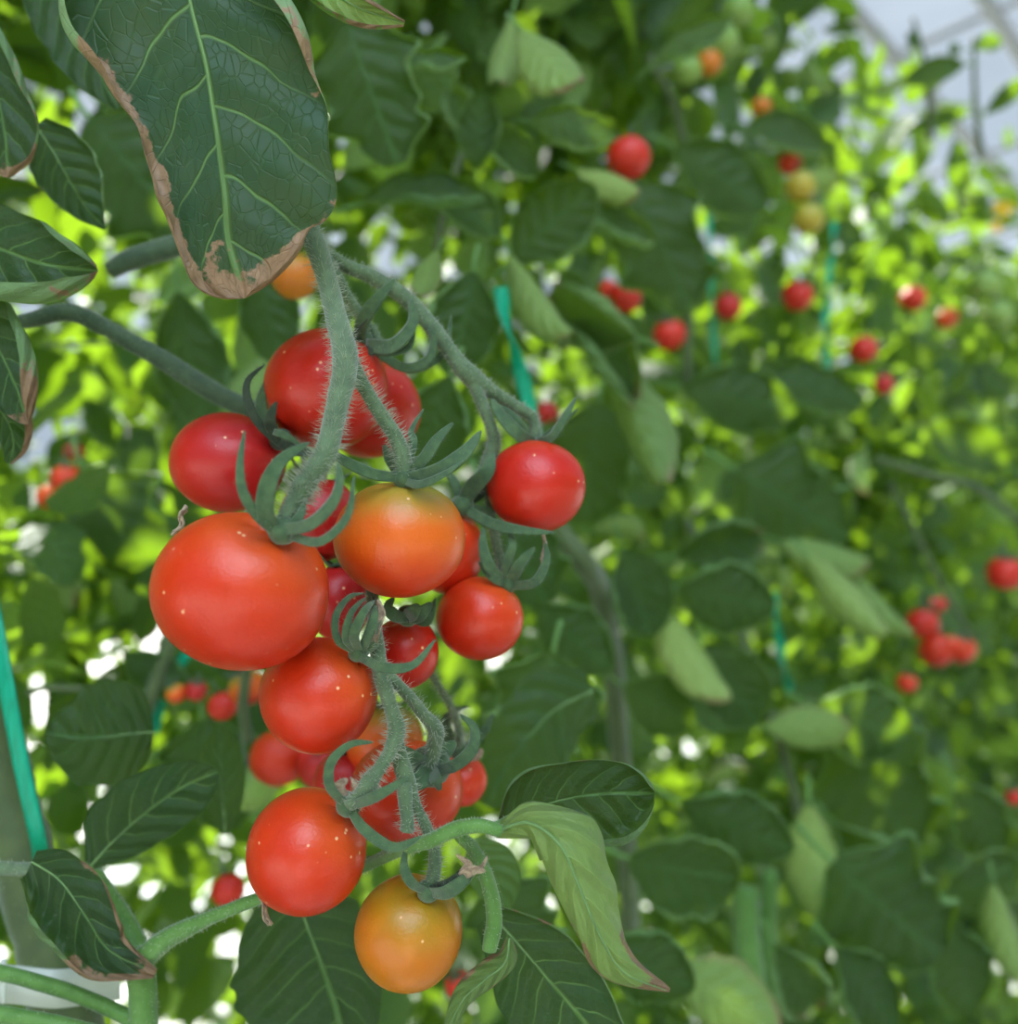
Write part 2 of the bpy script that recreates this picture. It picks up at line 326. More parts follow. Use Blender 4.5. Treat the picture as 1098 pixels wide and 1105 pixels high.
# ---------------------------------------------------------------- leaves
def leaf_vf(mid, Nrm, wa, wb, ra=0, fa=0, rb=0, fb=0, nu=40, tip_round=.0, base_round=.0, ruffle=.0, jag=.0, cup=0., seed=0,
            ba=0., bb=0., btip=0., scale=1.):
    """blade swept along its midrib. wa/wb: width of the traveller's right/left side; ra/fa roll radius and angle of that margin
    (positive rolls towards the normal); ba/bb how scorched the margin is. Every list runs base -> tip."""
    tt = .5-.5*np.cos(np.linspace(0, math.pi, nu)); tt = .45*tt+.55*np.linspace(0, 1, nu)
    def S(v):
        v = np.atleast_1d(np.array(v, float))
        if len(v) == 1: return np.full(nu, v[0])
        k = catmull(v, 200)[:, 0]; return np.interp(tt, np.linspace(0, 1, 200), k)
    mm = catmull(np.array(mid, float), 200); M3 = np.stack([np.interp(tt, np.linspace(0, 1, 200), mm[:, i]) for i in range(3)], 1)
    T = nrm(np.gradient(M3, axis=0)); Nn = np.array(Nrm, float)
    if Nn.ndim == 1: Nn = np.tile(Nn, (nu, 1))
    else: Nn = np.stack([S(Nn[:, i]) for i in range(3)], 1)
    Nn = nrm(Nn-T*(Nn*T).sum(1, keepdims=True)); side = np.cross(T, Nn)
    fin = np.ones(nu)
    if tip_round: fin *= np.sqrt(np.clip(1-(np.clip((tt-(1-tip_round))/tip_round, 0, 1))**2, 0, 1))
    if base_round: fin *= np.sqrt(np.clip(1-(np.clip((base_round-tt)/base_round, 0, 1))**2, 0, 1))
    nf, nr = 9, 6; V = []; UVs = []; br = []; cols = 2*(nf+nr)+1
    sides = []
    for sg, w, r, f, b in ((1, wa, ra, fa, ba), (-1, wb, rb, fb, bb)):
        sides.append((sg, np.maximum(S(w), 0)*fin*scale, S(r)*scale, np.radians(S(f)), S(b)))
    bt = S(btip) if np.ndim(btip) else np.clip((tt-.8)/.2, 0, 1)*btip
    for i in range(nu):
        row = [None]*cols
        for sg, w, r, f, b in sides:
            ww = w[i]; ww *= 1+jag*(mnoise.noise(Vector((tt[i]*9, sg*3+seed*5.1, 0)))*1.2+.5*abs(math.sin(tt[i]*13+sg+seed)))
            rho = min(r[i], ww*.48); s0 = ww-rho
            for j in range(nf+nr):
                if j < nf:
                    x = s0*(j+1)/nf; v = (j+1)/nf*(s0/(ww+1e-9)); z = 0.; dx = x
                else:
                    an = f[i]*(j-nf+1)/nr; dx = s0+rho*math.sin(abs(an)); z = rho*(1-math.cos(an))*(1 if an >= 0 else -1)
                    v = s0/(ww+1e-9)+abs(an)*rho/(ww+1e-9)
                vv = min(dx/(ww+1e-9), 1.0)
                z += cup*ww*vv*vv+ruffle*ww*vv**2*math.sin(tt[i]*19+sg*1.7+seed*2.3+2*mnoise.noise(Vector((tt[i]*6, sg*2., seed))))
                z += .035*ww*mnoise.noise(Vector((tt[i]*7+seed, sg*v*3, 1.7)))
                p = M3[i]+side[i]*sg*dx+Nn[i]*z
                e = (dx/(ww+1e-9)-.72)/.28 if j < nf else 1.0+.25*(j-nf)/nr
                bv = b[i]*max(0., e)*.85+bt[i]*.75
                row[nf+nr+sg*(j+1)] = (p, (tt[i], sg*v), bv)
        row[nf+nr] = (M3[i]-Nn[i]*0, (tt[i], 0.), bt[i]*.75)
        for p, u, b_ in row: V.append(p); UVs.append(u); br.append(b_)
    Fc = [(i*cols+j, (i+1)*cols+j, (i+1)*cols+j+1, i*cols+j+1) for i in range(nu-1) for j in range(cols-1)]
    V = np.array(V)
    # wind the faces so that the face normal is the blade's normal
    f0 = Fc[(nu//2)*(cols-1)+cols//2]; fn = np.cross(V[f0[1]]-V[f0[0]], V[f0[3]]-V[f0[0]])
    if fn.dot(Nn[nu//2]) < 0: Fc = [f[::-1] for f in Fc]
    return V, np.array(Fc), UVs, br, M3, Nn
def px_leaf(label, mid, wa, wb, mat='leaf', face=(0, 0, 1), flip=False, petiole=None, group=None, rib=1.6, **kw):
    """mid: (px, py, depth) base -> tip; widths and roll radii in px"""
    d = np.mean([q[2] for q in mid]); k = d/F
    fc = vdir(*face) if np.ndim(face) == 1 else np.array([vdir(*f) for f in face])
    V, Fc, uv, br, M3, Nn = leaf_vf([P(*q) for q in mid], fc, wa, wb, scale=k, **kw)
    if flip: Fc = Fc[:, ::-1]
    o = ob('tomato_leaf', V, Fc, mat, None, M3[0], attrs={'brown': br}, uv=uv); tag(o, label, 'leaf', group)
    if rib:
        R = np.linspace(rib, rib*.2, len(M3))*k
        V2, F2 = tube_vf(M3[:-2]-Nn[:-2]*(1 if not flip else -1)*k*rib*.55, R[:-2], 8); mb = MB(); mb.add(V2, F2); mb.build('midrib', 'rib', o)
    if petiole:
        mb = MB(); pxtube(mb, petiole, k=10); mb.build('petiole', 'petiole', o)
    return o

# ================================================================ FOREGROUND FRUIT
Ts = {}
def T(key, *a, **k): Ts[key] = px_fruit(*a, **k); return Ts[key]
T('big', 261, 637, 94, 85, .190, (.45, .78, .3), 'redorange', 'largest orange-red cherry tomato at the front left of the cluster', tilt=-12, seed=1)
T('orange', 431, 581, 71, 64, .212, (.05, .96, .1), 'orange', 'orange cherry tomato with greenish top at the middle of the cluster', seed=2, dip=.06)
T('top', 353, 420, 67, 65, .243, (.5, .8, -.2), 'red', 'red cherry tomato behind the forked stem at the top of the cluster', seed=3)
T('topback', 398, 441, 56, 54, .262, (-.1, .95, .2), 'red', 'red cherry tomato half hidden behind the top tomato, on its right', seed=4)
T('leftback', 246, 499, 61, 54, .238, (.7, .6, -.1), 'deepred', 'deep red cherry tomato above and behind the largest tomato', seed=5)
T('inner', 345, 560, 42, 46, .240, (0, 1, 0), 'deepred', 'shaded red cherry tomato behind the green sepals of the largest tomato', seed=6)
T('orangeback', 483, 594, 39, 47, .243, (.3, .9, 0), 'redorange', 'orange-red cherry tomato peeking out right of the orange-and-green one', seed=7)
T('rightlow', 518, 667, 47, 45.5, .238, (.45, .85, 0), 'redorange', 'red cherry tomato under the bare star-shaped calyx at the cluster right', seed=8)
T('right', 578, 525, 53, 50.5, .240, (0, .97, -.2), 'red', 'lone round red cherry tomato hanging at the far right of the cluster', seed=9, dip=.05)
T('mid', 344, 750, 63, 62, .205, (.72, .62, .1), 'redorange', 'red cherry tomato directly below the largest tomato', seed=10, dip=.07)
T('pink', 366, 650, 34, 42, .238, (.1, 1, 0), 'deepred', 'pinkish red cherry tomato wedged between the largest and the orange tomato', seed=11)
T('under', 437, 703, 36, 40, .230, (-.1, .98, .2), 'red', 'small red cherry tomato hanging right below the orange-and-green tomato', seed=12, dip=.16)
T('shade', 415, 800, 42, 42, .262, (.2, .95, 0), 'orange', 'orange cherry tomato behind the lower stem, above the ring-shaped calyx', seed=13)
T('lowback', 439, 853, 61, 55, .240, (.3, .9, .3), 'redorange', 'orange-red cherry tomato crossed by the cut green stem stub', seed=14)
T('peek', 500, 842, 25, 27, .268, (-.2, .9, 0), 'redorange', 'small red cherry tomato peeking out at the right of the lower cluster', seed=15)
T('low', 331, 918, 64, 66, .203, (.62, .75, .15), 'redorange', 'bright red cherry tomato at the lower left of the cluster', seed=16, dip=.07)
T('bottom', 441, 1006, 58, 59.5, .210, (.25, .95, .2), 'olive', 'amber half-ripe cherry tomato at the bottom of the cluster', seed=17, dip=.07)
T('darkback', 372, 842, 33, 32, .262, (0, 1, 0), 'deepred', 'dark shaded tomato between the two lower left tomatoes', seed=18)

# ---------------------------------------------------------------- calyxes
c = calyx(Ts['big'], P(305, 572, .181), r=.0030)
S = lambda pts, w, **k: px_sepal(pts, w, c, **k)
S([(300, 576, .180), (278, 557, .176), (262, 530, .174), (259, 500, .174), (264, 464, .175)], 8)
S([(298, 574, .180), (286, 552, .176), (289, 522, .174), (304, 496, .175), (334, 477, .178)], 14)
S([(302, 572, .180), (335, 566, .175), (360, 543, .172), (367, 520, .173), (364, 498, .175)], 11)
S([(312, 578, .180), (345, 585, .174), (370, 566, .173), (379, 545, .174), (382, 513, .176)], 8)
S([(306, 574, .182), (322, 560, .180), (329, 541, .183)], 8)
c = calyx(Ts['orange'], P(436, 516, .206), r=.0026)
S([(434, 516, .206), (400, 511, .200), (365, 494, .198), (346, 480, .200)], 9)
S([(438, 516, .206), (458, 495, .204), (472, 474, .204), (489, 456, .205)], 10)
S([(438, 518, .205), (475, 508, .200), (502, 488, .200), (519, 465, .203)], 13)
S([(437, 514, .207), (446, 480, .208), (444, 465, .210), (457, 441, .212)], 6)
S([(436, 519, .205), (455, 523, .200), (480, 512, .197), (500, 497, .198)], 7)
S([(433, 516, .207), (421, 495, .211), (414, 480, .213)], 9)
c = calyx(Ts['leftback'], P(303, 474, .232), 'sepalshade', .003)
S([(306, 482, .230), (282, 460, .226), (269, 438, .224), (267, 412, .225), (286, 393, .228)], 7, mat='sepalshade')
S([(300, 474, .230), (291, 455, .225), (298, 433, .224)], 9, mat='sepalshade')
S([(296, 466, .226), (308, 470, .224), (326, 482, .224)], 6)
S([(300, 474, .230), (318, 485, .226), (345, 492, .224)], 10, mat='sepalshade')
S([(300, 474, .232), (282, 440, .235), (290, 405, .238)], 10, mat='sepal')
c = calyx(Ts['topback'], P(392, 368, .240), r=.0028)
S([(388, 368, .238), (392, 345, .233), (408, 322, .230), (427, 300, .231)], 11)
S([(395, 373, .238), (425, 374, .232), (446, 350, .231), (443, 322, .234)], 13)
S([(400, 375, .240), (436, 397, .238), (463, 388, .236), (468, 365, .236), (463, 352, .237)], 8)
S([(392, 373, .240), (415, 380, .234), (440, 376, .232), (448, 355, .234)], 8)
S([(390, 371, .238), (380, 362, .234), (396, 344, .232)], 8, mat='sepalshade')
S([(400, 374, .243), (440, 399, .243), (478, 382, .243), (487, 340, .245)], 6)
c = calyx(Ts['right'], P(578, 478, .243), r=.0024)
S([(575, 478, .240), (558, 468, .236), (540, 448, .236), (530, 430, .238)], 11)
S([(580, 477, .240), (596, 472, .236), (610, 450, .235), (622, 428, .237)], 8)
S([(577, 478, .240), (560, 455, .237), (545, 442, .239), (529, 437, .241)], 5)
S([(580, 477, .242), (600, 462, .240), (624, 440, .240)], 5)
c = calyx(Ts['orangeback'], P(499, 545, .238), r=.0030)
S([(499, 545, .238), (510, 525, .234), (526, 508, .231), (532, 488, .233)], 13)
S([(499, 547, .238), (530, 565, .232), (560, 572, .229), (598, 575, .230)], 9)
S([(497, 543, .238), (490, 520, .238), (476, 503, .240)], 7)
S([(499, 545, .240), (520, 530, .242), (533, 512, .244)], 9, mat='sepalshade')
S([(500, 546, .238), (520, 552, .240), (540, 548, .242)], 9)
c = calyx(Ts['rightlow'], P(548, 629, .236), r=.0026)
S([(546, 630, .235), (528, 612, .231), (521, 590, .231), (522, 566, .233)], 9)
S([(548, 630, .235), (547, 606, .231), (552, 588, .230), (549, 570, .232)], 8)
S([(550, 630, .235), (560, 610, .231), (577, 590, .231)], 10)
S([(551, 632, .235), (578, 628, .230), (590, 605, .230), (588, 585, .232)], 8)
S([(546, 630, .235), (530, 622, .232), (516, 606, .233)], 7)
c = calyx(Ts['mid'], P(386, 704, .200), r=.0022)
S([(384, 704, .199), (364, 690, .195), (362, 665, .195), (376, 645, .199), (392, 640, .203)], 6)
S([(386, 702, .199), (373, 688, .194), (378, 662, .193), (394, 645, .198)], 7)
S([(388, 702, .199), (382, 684, .193), (392, 660, .192), (404, 648, .197)], 8)
S([(389, 703, .199), (398, 684, .195), (404, 664, .195), (402, 650, .198)], 8)
S([(386, 706, .199), (412, 720, .194), (445, 718, .193), (470, 690, .197)], 8)
c = calyx(Ts['under'], P(440, 664, .222), r=.0028)
S([(440, 666, .220), (425, 664, .215), (418, 655, .214), (425, 645, .216)], 10)
S([(441, 666, .220), (455, 662, .214), (466, 650, .214)], 12)
S([(440, 665, .219), (446, 660, .213), (452, 652, .213)], 12)
S([(442, 665, .222), (462, 670, .219), (470, 645, .220)], 8)
c = calyx(Ts['low'], P(376, 868, .197), r=.0028)
S([(376, 870, .196), (356, 848, .191), (357, 822, .190), (378, 803, .192), (403, 801, .195)], 8)
S([(374, 870, .196), (398, 862, .190), (420, 851, .188), (441, 838, .190)], 9)
S([(378, 872, .196), (394, 895, .192), (425, 914, .190), (456, 902, .193)], 9)
S([(376, 868, .197), (366, 850, .195), (375, 840, .196)], 10, mat='dry')
S([(378, 868, .197), (385, 852, .194), (378, 838, .195)], 6, mat='dry')
c = calyx(Ts['bottom'], P(462, 961, .204), r=.0026)
S([(462, 962, .203), (444, 952, .199), (436, 935, .199), (438, 912, .202)], 8)
S([(463, 962, .203), (482, 962, .198), (500, 950, .197), (514, 936, .200)], 11)
S([(463, 960, .203), (490, 950, .199), (505, 932, .200)], 9, mat='sepalshade')
S([(498, 945, .198), (510, 938, .196), (524, 940, .197)], 9, mat='dry')
S([(500, 940, .198), (506, 932, .196), (492, 922, .197)], 8, mat='dry')
S([(508, 942, .198), (519, 936, .197), (526, 923, .198)], 4, mat='dry')
c = calyx(Ts['lowback'], P(464, 826, .222), r=.0052)
S([(466, 830, .219), (490, 826, .213), (510, 808, .211), (512, 786, .212), (496, 771, .214)], 10)
S([(460, 826, .219), (445, 818, .215), (432, 806, .216)], 15)
S([(462, 830, .218), (453, 842, .214), (443, 850, .214)], 15)
S([(466, 830, .218), (472, 842, .213), (474, 853, .213)], 12)
S([(466, 826, .221), (478, 812, .222), (492, 800, .224)], 14)
c = calyx(Ts['peek'], P(497, 812, .262), r=.0030)
S([(495, 812, .262), (480, 785, .258), (486, 768, .256), (506, 762, .257)], 8)
S([(498, 812, .262), (512, 800, .262), (524, 785, .262), (532, 770, .264)], 8)
S([(498, 814, .262), (514, 815, .258), (520, 808, .258)], 8, mat='dry')
S([(495, 812, .262), (474, 790, .264), (455, 775, .266)], 6)
c = calyx(Ts['top'], P(384, 368, .242), 'sepalshade', r=.0026)
S([(384, 368, .242), (370, 360, .238), (362, 345, .238)], 8, mat='sepalshade')
S([(384, 368, .242), (400, 380, .236), (414, 380, .236)], 7, mat='sepalshade')
for k, cen in (('inner', (350, 515, .238)), ('pink', (372, 609, .236)), ('shade', (425, 761, .26)), ('darkback', (372, 811, .26))):
    generic_calyx(Ts[k], Ts[k]['_o'], (0, -.1, 1), np.linalg.norm(np.array(P(*cen))-np.array(Ts[k]['_o']))*.97, seed=len(k), ln=.8)

# dry blossom remains clinging under the fruit
def dried(label, pts, w, seed):
    rr = random.Random(seed); mb = MB()
    for k in range(7):
        q = [(x+rr.uniform(-w, w)*(.3+i*.25), y+rr.uniform(-3, 3), d+rr.uniform(-.001, .001), max(.5, rr.uniform(.9, 2.2)*(1-.12*i))) for i, (x, y, d) in enumerate(pts)]
        pxtube(mb, q, k=6, knob=.5)
    return tag(mb.build('dried_flower', 'dry'), label, 'dried flower')
dried('crumpled pale brown dried flower under the orange-and-green tomato', [(408, 648, .2), (412, 662, .199), (405, 678, .199), (404, 692, .2)], 6, 1)
dried('crumpled brown dried flower at the lower left tomato, above the petiole', [(281, 966, .2), (285, 976, .2), (286, 987, .2), (291, 999, .2)], 3, 2)
dried('blackened dried flower behind the upper left edge of the largest tomato', [(201, 548, .215), (194, 556, .215), (196, 566, .215), (188, 575, .215)], 3, 3)
dried('reddish brown dried flower hanging below the lone tomato at right', [(586, 577, .233), (588, 588, .233), (586, 598, .233), (585, 606, .233)], 2, 4)

# ---------------------------------------------------------------- truss stems
def stem_thing(name, label, cat, mat, strokes, dens=5, ln=.0016, hair=True, part='side_branch', k=14, ridge=0.0):
    hb = MB() if hair else None
    mb = MB(); C, R = pxtube(mb, strokes[0], k=k, hair=hb, dens=dens, ln=ln, ridge=ridge); o = mb.build(name, mat, None, C[0]); tag(o, label, cat)
    for s in strokes[1:]:
        m2 = MB(); pxtube(m2, s, k=k, hair=hb, dens=dens, ln=ln); m2.build(part, mat, o)
    if hair: tag(hb.build('hairs', 'hair', o), kind='stuff')
    return o
stem_thing('tomato_truss', 'hairy grey-green forked stem in front of the top tomatoes', 'stem', 'stem', [
    [(330, 240, .226, 11), (339, 262, .222, 12), (352, 300, .216, 11.5), (363, 345, .210, 12), (373, 385, .203, 14), (369, 415, .198, 13), (361, 450, .193, 12), (352, 487, .188, 12.5), (336, 512, .186, 11.5), (326, 527, .185, 13), (320, 538, .184, 11), (306, 566, .182, 10.5)],
    [(378, 390, .204, 9), (392, 416, .205, 8), (410, 446, .206, 8), (426, 470, .206, 8.5), (434, 490, .206, 9), (436, 514, .206, 10)]], dens=24, ln=.0026)
stem_thing('tomato_truss', 'grey-green hairy stem running from the upper fork to the lone right tomato', 'stem', 'stem', [
    [(350, 272, .235, 7), (372, 286, .238, 7.5), (402, 299, .24, 8), (438, 322, .241, 9), (466, 353, .241, 9), (488, 383, .241, 8.5), (508, 406, .241, 11), (535, 425, .243, 7.5), (560, 441, .244, 6.5), (575, 452, .244, 6), (578, 474, .243, 6)],
    [(510, 408, .241, 8), (520, 436, .24, 6.5), (530, 462, .24, 6.5), (532, 482, .24, 8), (520, 512, .239, 7), (500, 543, .238, 6)],
    [(345, 262, .232, 5), (358, 288, .235, 6), (374, 318, .238, 5.5), (388, 340, .24, 6), (396, 352, .241, 5), (394, 368, .241, 6)],
    [(532, 484, .240, 5), (528, 540, .243, 5), (536, 590, .243, 5), (547, 628, .238, 5)],
    [(401, 352, .241, 3.5), (405, 362, .241, 4), (409, 374, .24, 4)]], dens=16, ln=.0015)
stem_thing('tomato_truss', 'hairy green stem threading down through the lower tomatoes', 'stem', 'stem', [
    [(398, 600, .232, 6), (402, 650, .222, 7), (406, 690, .207, 8), (412, 730, .203, 9), (422, 765, .200, 8), (428, 788, .199, 10), (420, 812, .197, 8), (406, 834, .195, 8), (399, 843, .194, 10.5), (390, 856, .194, 8.5), (377, 868, .195, 8)],
    [(427, 788, .200, 8), (430, 812, .201, 8.5), (438, 840, .202, 10), (448, 868, .203, 6.5), (460, 893, .204, 6.5), (468, 915, .206, 6.5), (468, 940, .205, 7.5), (463, 960, .204, 8)],
    [(436, 845, .201, 9), (438, 872, .200, 7.5), (440, 888, .199, 7.5), (439, 896, .199, 8.5)],
    [(418, 728, .203, 7), (440, 750, .207, 6.5), (458, 772, .211, 7), (470, 787, .214, 9), (468, 806, .217, 8.5), (463, 827, .219, 9)],
    [(404, 694, .204, 6), (396, 700, .202, 6), (387, 705, .200, 7)],
    [(438, 690, .235, 3.5), (470, 735, .246, 3.5), (492, 775, .255, 4), (497, 810, .262, 5)]], dens=13, ln=.0022)
stem_thing('side_shoot', 'thick dark green side shoot crossing to the left of the cluster', 'stem', 'stemdark', [
    [(-20, 352, .262, 9), (25, 347, .262, 8), (75, 337, .264, 10), (120, 357, .268, 9.5), (180, 391, .272, 10.5), (240, 428, .276, 11), (330, 470, .285, 11)]], dens=10, ln=.001)
stem_thing('side_shoot', 'short thick dark stem behind the scorched tip of the big upper leaf', 'stem', 'stemdark', [
    [(118, 293, .285, 9), (140, 280, .287, 11), (170, 271, .290, 12), (205, 262, .292, 12), (280, 246, .296, 11), (340, 235, .27, 10)]], dens=10, ln=.001)
stem_thing('tomato_vine', 'thick olive main stem at the lower left edge', 'stem', 'mainstem', [
    [(-40, 640, .31, 32), (-22, 740, .305, 31), (0, 840, .30, 31), (26, 930, .295, 31), (50, 1020, .29, 31), (75, 1110, .285, 33), (95, 1180, .28, 34)]], dens=12, ln=.0014, ridge=.03)
stem_thing('leafy_shoot', 'bright green ridged stalk reaching from the fork to the lower left tomato', 'stem', 'petiole', [
    [(150, 1037, .232, 13), (176, 1016, .229, 11), (205, 1000, .226, 9), (240, 985, .222, 7), (290, 966, .22, 7), (350, 948, .222, 6.5), (400, 930, .222, 6.5)],
    [(100, 945, .25, 11), (118, 975, .245, 13), (138, 1010, .238, 15), (152, 1050, .235, 15), (155, 1115, .236, 15), (156, 1160, .236, 15)]], dens=10, ln=.0013, ridge=.06)
stem_thing('leafy_shoot', 'pale stalk running across the lower left corner', 'stem', 'petiole', [
    [(-30, 1042, .24, 8), (40, 1060, .238, 8), (95, 1078, .236, 8), (160, 1108, .235, 8)]], dens=6, ln=.001)
stem_thing('leafy_shoot', 'short stalk crossing the main stem above the plastic clip', 'stem', 'stem', [
    [(-30, 936, .24, 7), (10, 937, .24, 7.5), (45, 938, .236, 6)]], dens=6, ln=.001)
stem_thing('leafy_shoot', 'green stalk in the very corner below the plastic clip', 'stem', 'petiole', [
    [(-20, 1092, .23, 9), (50, 1103, .23, 9), (110, 1118, .23, 9)]], dens=4, ln=.001)
stem_thing('leafy_shoot', 'glossy green arched stalk carrying the curled leaf right of the lower cluster', 'stem', 'petiole', [
    [(378, 942, .225, 6), (430, 918, .205, 7), (462, 908, .197, 8), (490, 896, .194, 8.5), (515, 891, .193, 8), (540, 897, .193, 7)],
    [(495, 902, .197, 6), (512, 918, .202, 7), (526, 950, .206, 8), (533, 990, .208, 9), (528, 1025, .208, 8)],
    [(520, 893, .195, 5), (538, 889, .2, 4), (550, 882, .205, 3.5)]], dens=7, ln=.0009, ridge=.05)

# ---------------------------------------------------------------- foreground leaves
M['leafbig'] = leaf_mat('big_leaf_blade', (.011, .040, .019), (.17, .27, .12), (.20, .38, .02), (.09, .18, .05), fac=.2, veins=5.2, bump=.6)
px_leaf('large dark green leaf with scorched brown curled edges filling the top left',
    [(188, -90, .205), (205, 0, .205), (222, 70, .204), (232, 135, .204), (241, 205, .204), (246, 262, .205), (264, 322, .206)],
    [90, 130, 103, 80, 68, 50, 46], [60, 92, 112, 116, 122, 96, 54], mat='leafbig', tip_round=.1, jag=.05, ruffle=.03, cup=.02, seed=2, nu=90, rib=2.2,
    ra=[10, 17, 14, 9, 9, 8, 8], fa=[150, 165, 160, 120, 150, 150, 130], rb=[12, 17, 13, 5, 3, 4, 10], fb=[170, 190, 180, 110, 100, 140, 160],
    ba=[0, .2, .9, .9, 1.0, 1.2, 1.3], bb=[0, 0, .5, .25, .1, .8, 1.2], btip=[0, 0, 0, 0, 0, 0, 0, .45, 1.25])
px_leaf('dark leaf at the left edge whose pale underside rolls over at the tip',
    [(-110, 225, .235), (-50, 248, .232), (0, 268, .23), (50, 285, .228), (106, 292, .226)], [50, 58, 56, 48, 26], [45, 45, 44, 38, 14], tip_round=.12, jag=.03, seed=3, nu=60,
    ra=[6, 8, 12, 16, 14], fa=[120, 160, 180, 190, 170], rb=[2, 2, 3, 8, 12], fb=[60, 60, 60, 150, 170], ba=[0, 0, 0, .3, .5], bb=[0, 0, 0, .3, .4])
px_leaf('dark leaf lobe below the rolled leaf at the left edge, with pale rim',
    [(-60, 310, .232), (-25, 345, .232), (0, 380, .23), (18, 420, .229), (30, 458, .228)], [40, 60, 50, 30, 12], [25, 38, 38, 30, 10], tip_round=.15, jag=.04, seed=4, nu=50,
    rb=[4, 6, 9, 12, 8], fb=[90, 120, 170, 180, 170], ra=[3], fa=[60], bb=[0, 0, .2, .6, .8], btip=.7)
px_leaf('curled leaf tip with pale pinkish margin at the left edge, mid height',
    [(-60, 380, .24), (-25, 420, .24), (5, 450, .238), (14, 478, .238), (10, 500, .238)], [30, 30, 20, 14, 5], [25, 34, 32, 22, 5], mat='leaf', seed=5, nu=40, rb=[4, 6, 8, 6, 3], fb=[120, 170, 170, 160, 150], bb=[0, .2, .6, .8, .8])
px_leaf('dark leaf with curled brown tip in the upper left corner',
    [(-60, -10, .24), (-30, 40, .238), (-5, 95, .236), (6, 150, .235), (8, 192, .235)], [30, 40, 40, 35, 14], [28, 32, 34, 38, 22], tip_round=.14, jag=.04, seed=6, nu=50,
    rb=[5, 7, 8, 5, 8], fb=[150, 170, 170, 120, 160], bb=[.1, .3, .4, .4, 1.1], ba=.8, btip=1.1)
px_leaf('pointed dark leaf hanging between the corner leaf and the big upper leaf',
    [(38, 135, .262), (58, 165, .262), (75, 195, .262), (92, 222, .262), (113, 247, .263)], [10, 28, 28, 18, 2], [14, 34, 36, 24, 2], jag=.08, seed=7, nu=40, ra=[2, 3, 4, 4, 1], fa=140, rb=[2, 3, 4, 3, 1], fb=140, ba=.4, bb=.3)
px_leaf('shaded leaf behind the upper left side of the big leaf', [(30, -60, .27), (62, -10, .27), (88, 35, .268), (105, 75, .266), (128, 118, .265)], [20, 40, 40, 30, 4], [20, 40, 45, 30, 4], jag=.06, seed=8, nu=40, ra=3, fa=120, rb=3, fb=120, ba=.2)
px_leaf('curled brownish leaf edge hanging in from the top centre', [(320, -40, .215), (352, -12, .213), (385, 8, .212), (412, 18, .212), (436, 26, .212)], [12, 22, 22, 16, 4], [14, 22, 14, 8, 3], mat='palecurl', flip=True, seed=9, nu=40, ra=[3, 5, 5, 4, 2], fa=160, rb=[2, 3, 6, 8, 3], fb=190, ba=.5, bb=.9, btip=1.0)
px_leaf('rounded dark leaf above the oval one at the lower left', [(166, 790, .285), (140, 792, .283), (110, 795, .282), (80, 795, .281), (48, 790, .281)], [34, 55, 60, 50, 30], [30, 48, 54, 50, 30], tip_round=.35, base_round=.15, jag=.07, cup=-.12, seed=10, nu=44, ra=2, fa=60, rb=2, fb=50, mat='leafmid')
px_leaf('small leaf lobe folded behind the rounded dark leaf at lower left', [(115, 745, .295), (132, 752, .294), (148, 768, .293), (162, 800, .292)], [8, 22, 24, 4], [6, 14, 14, 3], seed=11, nu=30, mat='leafmid', face=(.3, .3, 1))
px_leaf('oval dark leaf with clear midrib pointing up right at the lower left', [(98, 934, .262), (122, 908, .26), (158, 876, .258), (198, 848, .257), (236, 832, .256)], [4, 26, 36, 34, 22], [8, 40, 42, 28, 14], tip_round=.2, jag=.05, cup=-.06, seed=12, nu=50, ra=1.5, fa=80, rb=1.5, fb=80, rib=1.8,
    petiole=[(98, 934, .262, 3), (90, 960, .265, 3.5), (100, 990, .262, 4)])
px_leaf('cupped leaf with scorched brown rim on the lower left stalk', [(34, 930, .232), (64, 950, .230), (90, 985, .228), (118, 1025, .228), (168, 1050, .228)], [18, 38, 42, 30, 5], [14, 34, 36, 26, 5], jag=.05, ruffle=.05, seed=13, nu=56,
    ra=[5, 12, 13, 9, 2], fa=[120, 170, 180, 170, 140], rb=[2, 3, 4, 5, 2], fb=[60, 80, 120, 150, 140], ba=[0, 0, .1, .7, 1.2], bb=[0, .2, .8, 1.1, 1.3], btip=1.3)
px_leaf('wide dark leaf hanging below the lower left tomato', [(318, 948, .262), (328, 990, .26), (345, 1035, .258), (362, 1085, .257), (378, 1150, .257)], [22, 74, 98, 92, 40], [20, 55, 62, 52, 20], jag=.10, cup=-.05, seed=14, nu=60, ra=1.5, fa=60, rb=1.5, fb=60, rib=2)
px_leaf('smooth dark leaf with pale rolled rim right of the lower cluster', [(542, 890, .222), (578, 872, .219), (620, 860, .217), (665, 855, .216), (706, 856, .216)], [4, 22, 44, 50, 30], [8, 42, 40, 34, 20], tip_round=.16, jag=.02, cup=.05, seed=15, nu=60,
    ra=[2, 4, 9, 14, 15], fa=[60, 90, 160, 175, 175], rb=[3, 5, 3, 3, 11], fb=[150, 150, 110, 110, 170], ba=[0, 0, .1, .2, .1], bb=[0, .1, .3, .4, .2], rib=1.6)
